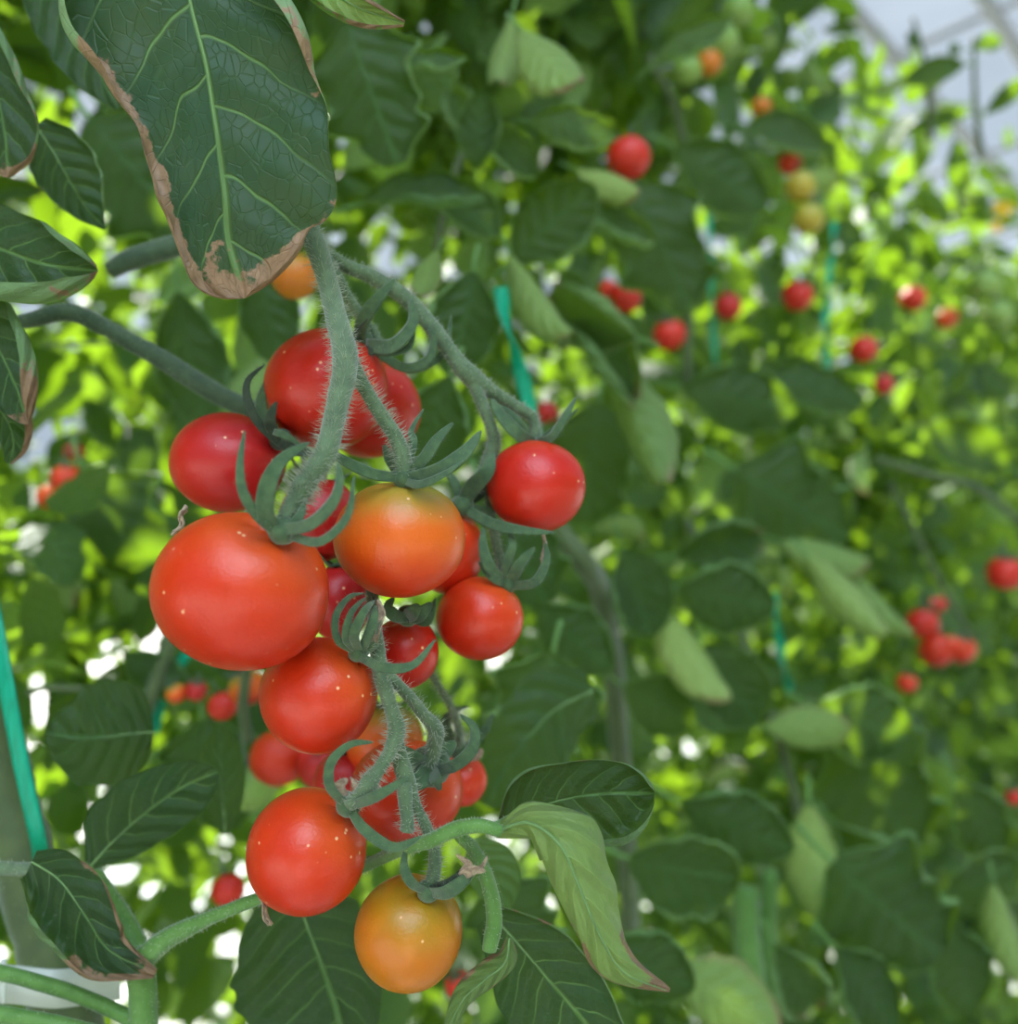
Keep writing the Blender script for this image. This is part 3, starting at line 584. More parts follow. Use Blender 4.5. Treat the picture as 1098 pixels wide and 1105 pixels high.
px_leaf('pale green tightly curled leaf with pinkish tip right of the lower cluster',
    [(532, 898, .196), (570, 888, .190), (604, 912, .186), (624, 955, .186), (645, 1005, .187), (672, 1048, .189), (722, 1070, .192)], [6, 26, 34, 30, 26, 24, 2], [8, 20, 34, 32, 28, 18, 3],
    mat='palecurl', flip=True, jag=.13, ruffle=.07, cup=-.6, seed=16, nu=80, ra=[2, 8, 11, 11, 9, 7, 1], fa=-120, rb=[2, 8, 14, 14, 12, 6, 1], fb=-170, ba=[0, 0, 0, .2, .6, .8, 1], bb=[0, 0, 0, .1, .5, .7, 1], btip=[0, 0, 0, 0, 0, .1, .3, 1.1], face=[(0, .5, 1), (.1, .2, 1), (-.1, 0, 1), (-.1, 0, 1), (-.05, 0, 1), (0, 0, 1), (0, 0, 1)], rib=2.2)
px_leaf('dark inner leaf half seen behind the curled pale leaf', [(615, 900, .205), (632, 925, .204), (645, 960, .204), (648, 992, .205)], [3, 8, 12, 2], [3, 10, 7, 2], seed=17, nu=30)
px_leaf('dark leaf with rim light under the curled pale leaf at the bottom', [(528, 985, .235), (560, 1020, .232), (590, 1055, .23), (625, 1095, .23), (660, 1140, .23)], [20, 45, 62, 60, 40], [12, 38, 48, 42, 25], jag=.04, seed=18, nu=50, rb=[2, 3, 3, 3, 3], fb=140, ra=2, fa=80, bb=.35, rib=2)
px_leaf('small pale twisted leaf below the amber tomato', [(549, 1012, .212), (545, 1038, .21), (522, 1058, .209), (500, 1078, .209), (482, 1112, .209)], [3, 12, 14, 12, 5], [4, 14, 16, 12, 5], mat='palecurl', flip=True, seed=19, nu=40, cup=-.5, ra=[1, 4, 4, 3, 2], fa=-150, rb=[1, 4, 4, 3, 2], fb=-150, ba=.5, bb=.5)
px_leaf('small dark leaf left of the amber tomato, behind the big cluster', [(243, 900, .30), (240, 865, .298), (238, 825, .297), (237, 780, .297)], [6, 22, 26, 10], [6, 18, 24, 8], tip_round=.2, seed=20, nu=34, mat='leafmid')
px_leaf('round shaded leaf behind the arched green stalk', [(512, 905, .25), (522, 925, .249), (535, 950, .248), (545, 985, .248)], [8, 24, 26, 10], [8, 26, 28, 12], tip_round=.2, seed=21, nu=34, mat='leafmid', flip=True)
px_leaf('broad shaded leaf right of the small peeking tomato', [(640, 745, .34), (600, 765, .335), (570, 795, .33), (545, 830, .33), (525, 870, .33)], [25, 45, 40, 30, 8], [25, 45, 50, 35, 10], jag=.06, cup=-.1, seed=22, nu=44, mat='leafmid')

# ================================================================ LEAVES OF THE ROW BEHIND
ROW_A = math.radians(42); ROW_P = .40
RU = np.array((math.sin(ROW_A), math.cos(ROW_A), 0)); RN = np.array((-math.cos(ROW_A), math.sin(ROW_A), 0))
def row_depth(px, off=0.0):
    th = math.atan((px-W/2)/F); return (ROW_P+off)/math.sin(ROW_A-th)*math.cos(th)
def template(mat, flip=False, wa=(.03, .24, .33, .26, .10), wb=(.03, .25, .33, .25, .09), droop=.12, **kw):
    mid = [(x, 0, -droop*x*x+.02*math.sin(6*x)) for x in np.linspace(0, 1, 6)]
    V, Fc, uv, br, M3, Nn = leaf_vf(mid, np.array((0, 0, 1.)), list(wa), list(wb), **kw)
    if flip: Fc = Fc[:, ::-1]
    me = mesh('tomato_leaf', V, Fc, mat, attrs={'brown': br}, uv=uv)
    C = catmull(np.array([(-.28, .02, -.06), (-.12, 0, -.01), (0, 0, 0)], float), 7); pv, pf = tube_vf(C, np.linspace(.02, .015, 7), 7)
    pm = mesh('petiole', pv, pf if all(len(f) == 4 for f in pf) else np.array([f if len(f) == 4 else f+(f[2],) for f in pf]), 'petiole') if False else None
    pm = bpy.data.meshes.new('petiole'); pm.from_pydata([tuple(v) for v in pv], [], pf); pm.materials.append(M['petiole']); pm.polygons.foreach_set('use_smooth', np.ones(len(pm.polygons), dtype=bool))
    return me, pm
TP = {
    'flat': template('leafmid', nu=30, tip_round=.12, jag=.10, ruffle=.09, cup=-.15, seed=31, ra=[.01, .03, .045, .03, .02], fa=175, rb=[.01, .04, .02, .035, .02], fb=170, ba=.15, bb=.15),
    'oval': template('leafmid', nu=30, tip_round=.2, jag=.07, ruffle=.07, cup=.2, seed=32, ra=[.01, .03, .05, .05, .04], fa=175, rb=[.01, .02, .02, .03, .04], fb=160, ba=.2, bb=.2, wa=(.06, .28, .34, .30, .16), wb=(.06, .28, .34, .30, .16)),
    'rolled': template('leafmid', nu=34, jag=.06, ruffle=.06, cup=.3, seed=33, ra=[.02, .08, .10, .08, .03], fa=180, rb=[.02, .05, .08, .07, .03], fb=170, ba=.25, bb=.3, btip=.5, droop=.3),
    'pale': template('palecurl', flip=True, nu=34, tip_round=.1, jag=.05, ruffle=.05, cup=-.35, seed=34, ra=[.02, .05, .06, .05, .02], fa=-150, rb=[.02, .05, .07, .05, .02], fb=-150, ba=.4, bb=.5, btip=.6, droop=-.25, wa=(.04, .2, .27, .24, .08), wb=(.04, .2, .27, .22, .08)),
    'boat': template('palecurl', flip=True, nu=36, jag=.07, ruffle=.06, cup=-.7, seed=35, ra=[.02, .08, .10, .08, .02], fa=-190, rb=[.02, .06, .08, .07, .02], fb=-180, ba=.2, bb=.3, btip=.5, droop=-.45, wa=(.04, .15, .2, .17, .05), wb=(.04, .15, .2, .16, .05)),
    'lobed': template('leafmid', nu=44, jag=.26, ruffle=.10, cup=-.15, seed=36, ra=[.01, .04, .02, .04, .03, .02], fa=170, rb=[.01, .02, .045, .02, .03, .02], fb=170, ba=.15, bb=.2, droop=.2, wa=(.06, .34, .30, .36, .26, .10), wb=(.08, .30, .36, .28, .28, .08)),
    'narrow': template('leafmid', nu=28, jag=.06, cup=.2, seed=37, ra=.02, fa=130, rb=.03, fb=120, ba=.4, bb=.2, wa=(.03, .16, .2, .15, .03), wb=(.03, .16, .2, .15, .03), droop=.35),
}
def put_leaf(kind, cx, cy, ln, ang, d, label, group, wid=1.0, lean=0., roll=0., stalk=True):
    """leaf centred on (cx, cy); ln = length in px; ang = direction of the tip; lean tips it to the camera; roll turns it about its midrib"""
    me, pm = TP[kind]; a = math.radians(ang); le = math.radians(lean); ro = math.radians(roll)
    X = (RT*math.cos(a)+UP*math.sin(a))*math.cos(le)+TOCAM*math.sin(le); Z0 = nrm(TOCAM-X*TOCAM.dot(X)); Y0 = np.cross(Z0, X)
    Z = Z0*math.cos(ro)+Y0*math.sin(ro); Y = np.cross(Z, X); L = ln/F*d/max(.5, math.cos(le)); c = P(cx, cy, d)-X*L*.5
    o = bpy.data.objects.new('tomato_leaf', me); COL.objects.link(o); m = Matrix([list(q)+[0] for q in (X*L, Y*L*wid, Z*L)]+[[0, 0, 0, 1]]).transposed(); m.translation = Vector(c); o.matrix_world = m
    if stalk: p = bpy.data.objects.new('petiole', pm); COL.objects.link(p); p.parent = o
    tag(o, label, 'leaf', group); o['_o'] = [float(x) for x in c]
    return o
MID = [  # kind, cx, cy, len, angle, depth, width, lean, roll, label
    ('pale', 590, 68, 100, -55, .40, 1.1, 10, 10, 'pale leaf underside hanging tip-down near the top centre'),
    ('boat', 545, 60, 90, -100, .42, .9, 0, 0, 'folded leaf with a brown hollow beside the pale hanging leaf at top centre'),
    ('flat', 618, 135, 90, -15, .43, .9, 20, 20, 'green leaf under the tip of the pale hanging leaf at top centre'),
    ('flat', 516, 140, 75, 85, .42, .9, 20, 0, 'upright leaf below the folded brown leaf at top centre'),
    ('oval', 550, 165, 75, -40, .43, .9, 10, 20, 'bluish leaf right of the upright leaf at top centre'),
    ('flat', 595, 240, 120, 42, .44, 1.0, 10, 0, 'broad bright leaf pointing up right above the green twine'),
    ('oval', 455, 210, 130, 5, .40, .8, 10, 45, 'long arched dark leaf right of the big upper leaf'),
    ('oval', 505, 225, 85, -40, .42, .9, 10, 10, 'dark leaf end with pale rim under the arched leaf'),
    ('pale', 462, 296, 55, -110, .34, 1.0, 0, 0, 'small pale grey-green leaf tip above the right stem'),
    ('oval', 655, 240, 110, -15, .50, .8, 0, 40, 'pale rimmed leaf left of the large shaded leaf below the high red tomato'),
    ('lobed', 715, 260, 150, -65, .55, .9, 10, 0, 'large shaded leaf below the high red tomato'),
    ('pale', 655, 200, 75, -30, .50, .8, 10, 0, 'small pale leaf right below the high red tomato'),
    ('boat', 575, 325, 110, -65, .42, .9, 0, 20, 'upright curled leaf with brown edge right of the green twine'),
    ('flat', 500, 350, 115, -100, .40, 1.1, 0, 20, 'shaded leaf behind the twine and the right stem'),
    ('flat', 465, 465, 120, -110, .38, 1.0, -10, 0, 'blue-green leaf behind the stem right of the top tomatoes'),
    ('rolled', 640, 345, 100, 160, .47, 1.0, 10, 40, 'curled leaf with silvery rolled edge right of the twine'),
    ('rolled', 655, 385, 110, -40, .48, .9, 0, 30, 'leaf with wavy pale edge below the silvery rolled leaf'),
    ('boat', 690, 450, 140, -62, .50, 1.0, 0, -20, 'long wavy leaf edge hanging right of the lone tomato'),
    ('lobed', 640, 500, 130, -95, .53, 1.0, 0, 0, 'dark leaf behind the lone tomato on its right side'),
    ('flat', 745, 40, 85, 30, .60, .8, 20, 30, 'light leaf at the top left of the hanging green fruit'),
    ('lobed', 400, 95, 150, -70, .36, 1.0, 0, 0, 'broad leaf right of the big upper leaf, in its upper half'),
    ('flat', 455, 60, 95, 10, .38, .8, 0, 40, 'long yellowish leaf near the top centre left of the folded leaf'),
    ('lobed', 560, 590, 140, -60, .42, 1.0, 0, 10, 'dark leaf behind the two right tomatoes'),
    ('flat', 785, 647, 112, -12, .56, 1.1, 0, -10, 'dark oval leaf right of the lower stem at mid height'),
    ('oval', 690, 640, 100, -70, .54, 1.1, 0, 20, 'rounded leaf left of the dark oval leaf at mid height'),
    ('pale', 740, 705, 120, -60, .56, .8, 0, 30, 'pale arched leaf underside below the rounded leaf at mid height'),
    ('oval', 790, 740, 105, -55, .57, 1.1, 0, 0, 'grey-sheened leaf beside the pale arched leaf'),
    ('flat', 712, 762, 90, -30, .58, 1.2, 0, 0, 'dark leaf under the pale arched leaf'),
    ('pale', 868, 785, 85, 0, .60, 1.0, 0, 10, 'pale pointed leaf left of the smooth green leaf at right'),
    ('flat', 935, 782, 120, -20, .62, 1.1, 0, 0, 'smooth green leaf with pale edge right of the pale pointed leaf'),
    ('lobed', 955, 865, 160, -55, .64, 1.1, 0, 0, 'large leaf with bright spot below the smooth green leaf'),
    ('boat', 905, 640, 100, -50, .62, 1.0, 0, 0, 'pale curled leaf left of the small red cluster'),
    ('pale', 885, 600, 90, -20, .66, .9, 0, 30, 'pale folded leaf above the pale curled one, left of the red cluster'),
    ('boat', 935, 645, 90, -60, .66, .9, 0, 20, 'curled leaf closest to the small red cluster on its left'),
    ('flat', 798, 895, 140, -25, .50, .85, 0, 0, 'dark long leaf right of the pale rimmed leaf of the lower cluster'),
    ('oval', 740, 942, 125, -15, .47, 1.1, 0, -10, 'round dark leaf below the dark long leaf at the bottom centre right'),
    ('boat', 878, 925, 110, -85, .56, 1.3, 0, 0, 'crumpled pale leaf hanging right of the dark long leaf'),
    ('rolled', 945, 925, 110, -40, .58, .9, 0, -20, 'leaf with bright folded edge right of the crumpled pale leaf'),
    ('lobed', 965, 990, 180, -42, .52, 1.0, 0, 0, 'large glossy leaf in the lower right, pointing to the corner'),
    ('flat', 1060, 890, 110, -60, .60, .9, 0, 0, 'leaf at the right edge below the small far tomato'),
    ('oval', 1062, 950, 90, 20, .58, 1.0, 0, 0, 'light leaf at the right edge above the corner leaves'),
    ('flat', 1040, 1050, 110, -75, .55, 1.0, 0, 0, 'dark leaf in the bottom right corner area with brown rim'),
    ('flat', 940, 1070, 120, -50, .50, .9, 0, 20, 'yellowish green leaf at the bottom edge right of the upright stems'),
    ('pale', 780, 1075, 120, -30, .46, 1.2, 0, 0, 'light leaf at the bottom edge under the upright stems'),
    ('rolled', 860, 1062, 100, -60, .5, 1.0, 0, 0, 'dark folded leaf at the bottom edge right of the upright stems'),
    ('flat', 700, 1045, 120, -30, .40, 1.0, 0, 0, 'dark leaf at the bottom edge right of the curled leaf tip'),
    ('boat', 1080, 1000, 90, -80, .56, 1.0, 0, 0, 'narrow curled leaf at the right edge near the bottom'),
    ('lobed', 860, 545, 150, -30, .66, 1.0, 0, 0, 'broad blue-green leaf in the centre of the right half'),
    ('rolled', 780, 590, 100, 10, .6, .9, 0, 0, 'curved leaf above the dark oval leaf at mid height'),
    ('flat', 800, 430, 130, -10, .72, .9, 0, 0, 'dark leaf below the twin small red tomatoes of the row'),
    ('flat', 880, 415, 120, -10, .78, .8, 0, 20, 'light green leaf below the far pinkish red tomato'),
    ('flat', 780, 190, 120, -30, .68, 1.0, 0, 0, 'dark leaf left of the two yellow-green tomatoes'),
    ('oval', 850, 145, 90, -10, .80, .8, 0, 10, 'dark leaf above the two yellow-green tomatoes'),
    ('lobed', 585, 770, 130, -100, .40, 1.1, 0, 0, 'blue-green leaf above the pale rimmed leaf of the lower cluster'),
    ('lobed', 130, 575, 150, -60, .50, 1.0, 0, 0, 'large shaded leaf left of the largest tomato'),
    ('flat', 205, 500, 150, -85, .52, .7, 0, 0, 'shaded leaf behind the deep red back tomato on its left'),
    ('flat', 205, 390, 150, -80, .47, .8, 0, 0, 'dark leaf behind the thick side shoot'),
    ('flat', 290, 340, 110, -80, .38, .9, 0, 0, 'shaded leaf just under the scorched tip of the big leaf'),
    ('lobed', 150, 190, 160, -50, .42, 1.0, 0, 0, 'shaded leaf behind the left edge of the big upper leaf'),
    ('flat', 170, 730, 90, -35, .44, .8, 0, 0, 'dim leaf right of the rounded dark leaf at lower left'),
    ('lobed', 230, 840, 130, -80, .42, 1.0, 0, 0, 'dim leaf between the oval leaf and the blurred red tomatoes'),
    ('lobed', 560, 1000, 120, -60, .34, 1.0, 0, 0, 'dim leaf behind the pale curled leaf near the bottom'),
    ('oval', 1045, 480, 90, 150, .95, .9, 0, 0, 'soft leaf at the right edge above the thin bare shoot'),
    ('flat', 620, 690, 110, -40, .50, 1.0, 0, 0, 'dark leaf right of the lower right tomato of the cluster'),
    ('narrow', 1010, 75, 60, 190, 1.0, 1.2, 0, 0, 'jagged light green leaf against the roof at upper right'),
    ('narrow', 1068, 45, 42, 20, 1.0, 1.2, 0, 0, 'bright leaf against the roof near the right edge'),
    ('narrow', 985, 42, 26, 80, 1.0, 1.4, 0, 0, 'small upright leaf against the roof pipes'),
    ('narrow', 1030, 52, 22, 60, 1.0, 1.4, 0, 0, 'tiny leaf between the two roof pipes'),
    ('narrow', 1015, 128, 60, 190, 1.1, .8, 0, 0, 'leaf just below the roof film at upper right'),
    ('narrow', 910, 30, 36, 170, .9, 1.0, 0, 0, 'slim leaf left of the first roof pipe'),
    ('narrow', 1090, 100, 50, 220, 1.0, 1.0, 0, 0, 'slim leaf at the right edge under the second roof pipe'),
    ('flat', 1035, 180, 60, -80, 1.1, .7, 0, 0, 'bright yellow-green leaf left of the yellow blossom'),
]
for k, cx, cy, ln, ang, d, wd, le, ro, lab in MID: put_leaf(k, cx, cy, ln, ang, d, lab, None, wd, le, ro)
ZONES = [  # x0 y0 x1 y1 count size(m) label
    (350, -10, 620, 130, 13, .04, 'blurred leaf in the dense foliage at the top centre'),
    (620, -10, 860, 150, 18, .04, 'blurred leaf in the foliage above and right of the high red tomato'),
    (860, 60, 1098, 230, 24, .045, 'small blurred leaf of the far row below the roof film'),
    (780, 150, 960, 420, 17, .04, 'blurred leaf around the yellow-green and far red tomatoes'),
    (960, 230, 1098, 460, 22, .05, 'small soft leaf of the far row along the right edge'),
    (600, 270, 780, 470, 11, .038, 'blurred leaf among the small red tomatoes right of the twine'),
    (700, 440, 900, 600, 13, .042, 'blurred leaf in the middle of the right half'),
    (900, 450, 1098, 640, 16, .045, 'blurred leaf around the thin bare shoot at right'),
    (1000, 640, 1098, 860, 12, .05, 'blurred leaf right of and below the small red cluster'),
    (620, 560, 860, 860, 12, .038, 'blurred leaf in the dense growth right of the cluster, lower half'),
    (820, 900, 1098, 1110, 14, .05, 'blurred leaf in the bottom right growth'),
    (-10, 60, 260, 330, 12, .05, 'sunlit blurred leaf glowing behind the upper left leaves'),
    (20, 360, 280, 640, 16, .05, 'blurred backlit leaf left of the cluster'),
    (40, 620, 280, 800, 8, .045, 'blurred leaf behind the lower left leaves'),
]
zr = random.Random(11)
for x0, y0, x1, y1, n, sz, lab in ZONES:
    for i in range(n):
        px, py = zr.uniform(x0, x1), zr.uniform(y0, y1); px2 = max(px, 250)
        d = row_depth(px2, zr.uniform(-.02, .14)) if px > 350 else zr.uniform(.5, .75)
        kd = zr.choice(['flat', 'flat', 'oval', 'lobed', 'rolled', 'pale', 'narrow', 'boat'])
        put_leaf(kd, px, py, sz*zr.uniform(.75, 1.25)/d*F, zr.gauss(-70, 55), d, lab, lab.replace('blurred leaf', 'blurred leaves').replace('soft leaf', 'soft leaves'), zr.uniform(.8, 1.1), zr.uniform(-35, 35), zr.uniform(-50, 50))

# ================================================================ FAR FRUIT
def base_fruit(mat, n=5):
    V, Fc, at = fruit_vf(np.zeros(3), (0, 0, 1), 1, .98, .96, 0, 5, .12, 28, 18, basis=(np.array((1., 0, 0)), np.array((0, 1., 0)), np.array((0, 0, 1.))))
    me = mesh('cherry_tomato', V, np.array(Fc), mat, attrs={'ax': at})
    mb = MB(); rr = random.Random(n)
    for k in range(n):
        ph = 2*math.pi*k/n+.2; C = np.array([(math.cos(ph)*x*1.0, math.sin(ph)*x*1.0, .92+.5*x*x-.12*math.sin(x*3)) for x in np.linspace(0, 1, 7)]); t = np.linspace(0, 1, 7)
        v, f = sepal_vf(C, .17*(np.clip(.6+t, 0, 1)*np.sqrt(1-t)+.05), .03, (0, 0, 1)); mb.add(v, f)
    v, f = tube_vf(np.array([(0, 0, .88), (.05, 0, 1.2), (.2, .05, 1.6), (.25, .05, 2.0)]), np.array((.09, .08, .08, .1)), 7); mb.add(v, f)
    cm = bpy.data.meshes.new('calyx'); cm.from_pydata([tuple(q) for q in np.vstack(mb.V)], [], mb.F); cm.materials.append(M['sepal'])
    return me, cm
BF = {}
FAR = [
    (678, 171, 24, .52, 'red', 'lone red tomato high in the row above centre right'),
    (863, 202, 17, .80, 'yellowgreen', 'upper of two yellow-green tomatoes at upper right'),
    (872, 236, 17, .80, 'yellowgreen', 'lower of two yellow-green tomatoes at upper right'),
    (852, 176, 13, .82, 'redorange', 'orange tomato tucked over the two yellow-green ones'),
    (722, 361, 18, .70, 'red', 'red tomato left of the dark red ones in the row'),
    (676, 322, 16, .62, 'red', 'split red tomato partly covered, above the silvery rolled leaf'),
    (656, 312, 10, .62, 'redorange', 'small red fruit lobe left of the split red tomato'),
    (785, 331, 15, .85, 'deepred', 'dark red tomato between the two brighter red ones'),
    (860, 319, 17, .85, 'red', 'red tomato beside a bright leaf under the yellow-green pair'),
    (931, 377, 15, .98, 'red', 'pinkish red tomato at the start of the far row'),
    (953, 415, 11, 1.0, 'deepred', 'dark red tomato just below the pinkish red one'),
    (1084, 618, 19, .72, 'red', 'red tomato cut by the right edge'),
    (995, 672, 17, .80, 'red', 'upper tomato of the small red cluster at right'),
    (1010, 701, 19, .80, 'redorange', 'lower left tomato of the small red cluster at right'),
    (1036, 700, 16, .80, 'redorange', 'lower right tomato of the small red cluster at right'),
    (1012, 652, 9, .82, 'red', 'tiny red tomato on top of the small red cluster'),
    (978, 737, 11, .80, 'redorange', 'small orange-red fruit below the small red cluster'),
    (1094, 860, 9, .82, 'red', 'tiny red tomato at the right edge, lower half'),
    (590, 446, 13, .55, 'deepred', 'dark red tomato behind the sepals of the lone tomato'),
    (821, 116, 11, .85, 'olive', 'dull brownish orange tomato high up left of the yellow-green pair'),
    (765, 68, 14, .72, 'olive', 'brownish orange tomato among green fruit at the top'),
    (778, 45, 19, .72, 'green', 'green tomato at the top beside the brownish orange one'),
    (742, 76, 16, .72, 'green', 'green tomato left of the brownish orange one at the top'),
    (795, 12, 18, .75, 'green', 'green tomato cut by the top edge'),
    (985, 322, 14, 1.1, 'redorange', 'dull orange tomato deep in the far row'),
    (1021, 343, 12, 1.15, 'orange', 'faint orange tomato below the dull orange one in the far row'),
    (1062, 308, 17, 1.1, 'green', 'upper green tomato near the right edge of the far row'),
    (1076, 340, 16, 1.1, 'green', 'lower green tomato near the right edge of the far row'),
    (72, 516, 17, .50, 'redorange', 'red tomato blurred at the left, above the orange one'),
    (54, 536, 14, .50, 'orange', 'orange tomato blurred at the left'),
    (112, 552, 14, .52, 'orange', 'faint orange tomato right of the blurred pair at the left'),
    (80, 488, 11, .54, 'deepred', 'dark red fruit above the blurred pair at the left'),
    (240, 762, 16, .40, 'red', 'blurred red tomato below the largest tomato'),
    (266, 742, 20, .38, 'orange', 'blurred orange tomato tucked under the largest tomato'),
    (212, 745, 12, .42, 'deepred', 'small blurred dark red tomato below the left of the largest tomato'),
    (190, 748, 11, .42, 'orange', 'leftmost small blurred orange tomato under the largest tomato'),
    (300, 818, 31, .36, 'redorange', 'big blurred red tomato above the lower left tomato'),
    (346, 826, 26, .35, 'deepred', 'blurred dark red tomato beside the big blurred one'),
    (272, 845, 30, .40, 'green', 'blurred green tomato above the lower left tomato'),
    (246, 960, 18, .40, 'red', 'blurred red tomato left of the lower left tomato'),
    (494, 1062, 15, .36, 'red', 'blurred red tomato at the bottom right of the amber one'),
    (318, 298, 26, .34, 'olive', 'blurred amber tomato behind the tip of the big upper leaf'),
]
for cx, cy, r, d, mt, lab in FAR:
    if mt not in BF: BF[mt] = base_fruit(mt)
    me, cm = BF[mt]; o = bpy.data.objects.new('cherry_tomato', me); COL.objects.link(o); R = r/F*d
    o.location = Vector(P(cx, cy, d)); o.scale = (R, R, R); o.rotation_euler = (zr.uniform(-.5, .5), zr.uniform(-.5, .5), zr.uniform(0, 6))
    cc = bpy.data.objects.new('calyx', cm); COL.objects.link(cc); cc.parent = o
    tag(o, lab, 'tomato'); o['_o'] = [float(x) for x in o.location]
# yellow blossom
def blossom(cx, cy, r, d, label):
    c = P(cx, cy, d); R = r/F*d; mb = MB()
    for k in range(5):
        ph = 2*math.pi*k/5; dr = RT*math.cos(ph)+UP*math.sin(ph)*.6-UP*.4
        C = np.array([c+dr*R*x+TOCAM*R*.3*math.sin(x*2.5) for x in np.linspace(0, 1, 7)]); t = np.linspace(0, 1, 7); v, f = sepal_vf(C, R*.3*(np.clip(.5+t, 0, 1)*np.sqrt(1-t)+.05), R*.04); mb.add(v, f)
    o = mb.build('tomato_blossom', 'yellow', None, c); tag(o, label, 'flower')
    m2 = MB(); pxtube(m2, [(cx, cy, d, r*.2), (cx, cy+r*.9, d-.01, r*.1)], k=7); m2.build('anther_cone', 'yellow', o)
    m3 = MB(); pxtube(m3, [(cx, cy, d, r*.12), (cx+r*.4, cy-r, d+.01, r*.12)], k=7); m3.build('stalk', 'petiole', o)
blossom(1080, 222, 15, 1.0, 'yellow tomato blossom near the right edge of the far row')
blossom(1074, 243, 9, 1.0, 'smaller yellow blossom under the first, near the right edge')
blossom(178, 712, 9, .5, 'tiny yellow-orange blossom left below the largest tomato')

# ================================================================ TWINE, CLIP, ROW STEMS
def ribbon(label, pts, wpx, mat='twine', name='support_twine', turns=0.):
    c = catmull(np.array(pts, float), 60); C = np.array([P(*q) for q in c]); T_, N_, B_ = frames(C); V = []
    for i in range(len(C)):
        a = turns*2*math.pi*i/len(C); s = B_[i]*math.cos(a)+N_[i]*math.sin(a); n_ = np.cross(T_[i], s); w = wpx/F*c[i, 2]
        for x, z in ((-1, -.12), (-.5, -.2), (.5, -.2), (1, -.12), (1, .12), (.5, .2), (-.5, .2), (-1, .12)): V.append(C[i]+s*w*x+n_*w*z)
    Fc = [(i*8+j, i*8+(j+1) % 8, (i+1)*8+(j+1) % 8, (i+1)*8+j) for i in range(len(C)-1) for j in range(8)]
    return tag(ob(name, V, np.array(Fc), mat, None, C[0]), label, 'twine')
ribbon('teal green training twine running down the lower left edge', [(-30, 560, .30), (-8, 660, .285), (6, 735, .278), (22, 820, .275), (40, 900, .275), (46, 935, .29)], 9)
ribbon('bright green twine behind the lone right tomato and the right stem', [(540, 310, .41), (545, 345, .41), (553, 372, .41), (561, 400, .415), (572, 440, .42), (585, 485, .42), (592, 520, .43)], 8, turns=.9)
ribbon('thin green twine hanging between the dark red tomatoes of the row', [(760, 180, .78), (766, 260, .78), (768, 340, .79), (775, 430, .8)], 3, turns=2)
ribbon('thin teal twine beside the red tomato under the yellow-green pair', [(900, 240, .88), (893, 310, .88), (890, 370, .88), (900, 440, .9)], 4, turns=2)
ribbon('short teal twine piece between mid-height leaves of the row', [(834, 640, .68), (842, 700, .68), (852, 745, .7)], 5, turns=1)
ribbon('teal twine glimpsed below the largest tomato', [(205, 700, .45), (180, 740, .45), (165, 790, .45)], 6)
mb = MB()
cl = [(-30, 1058, .262), (20, 1062, .255), (60, 1066, .253), (100, 1062, .262), (130, 1058, .27)]
c = catmull(np.array(cl, float), 30); C = np.array([P(*q) for q in c]); V = []
for i in range(30):
    for x, z in ((-1, 0), (1, 0), (1, .1), (-1, .1)): V.append(C[i]+UP*x*.0052+TOCAM*z*.008)
o = ob('plant_clip', V, np.array([(i*4+j, i*4+(j+1) % 4, (i+1)*4+(j+1) % 4, (i+1)*4+j) for i in range(29) for j in range(4)]), 'clip', None, C[0]); tag(o, 'white plastic clip wrapped around the main stem at the lower left', 'clip')
m2 = MB(); pxtube(m2, [(4, 1036, .252, 3), (4, 1082, .252, 3)], k=8); m2.build('clip_ridge', 'clip', o)
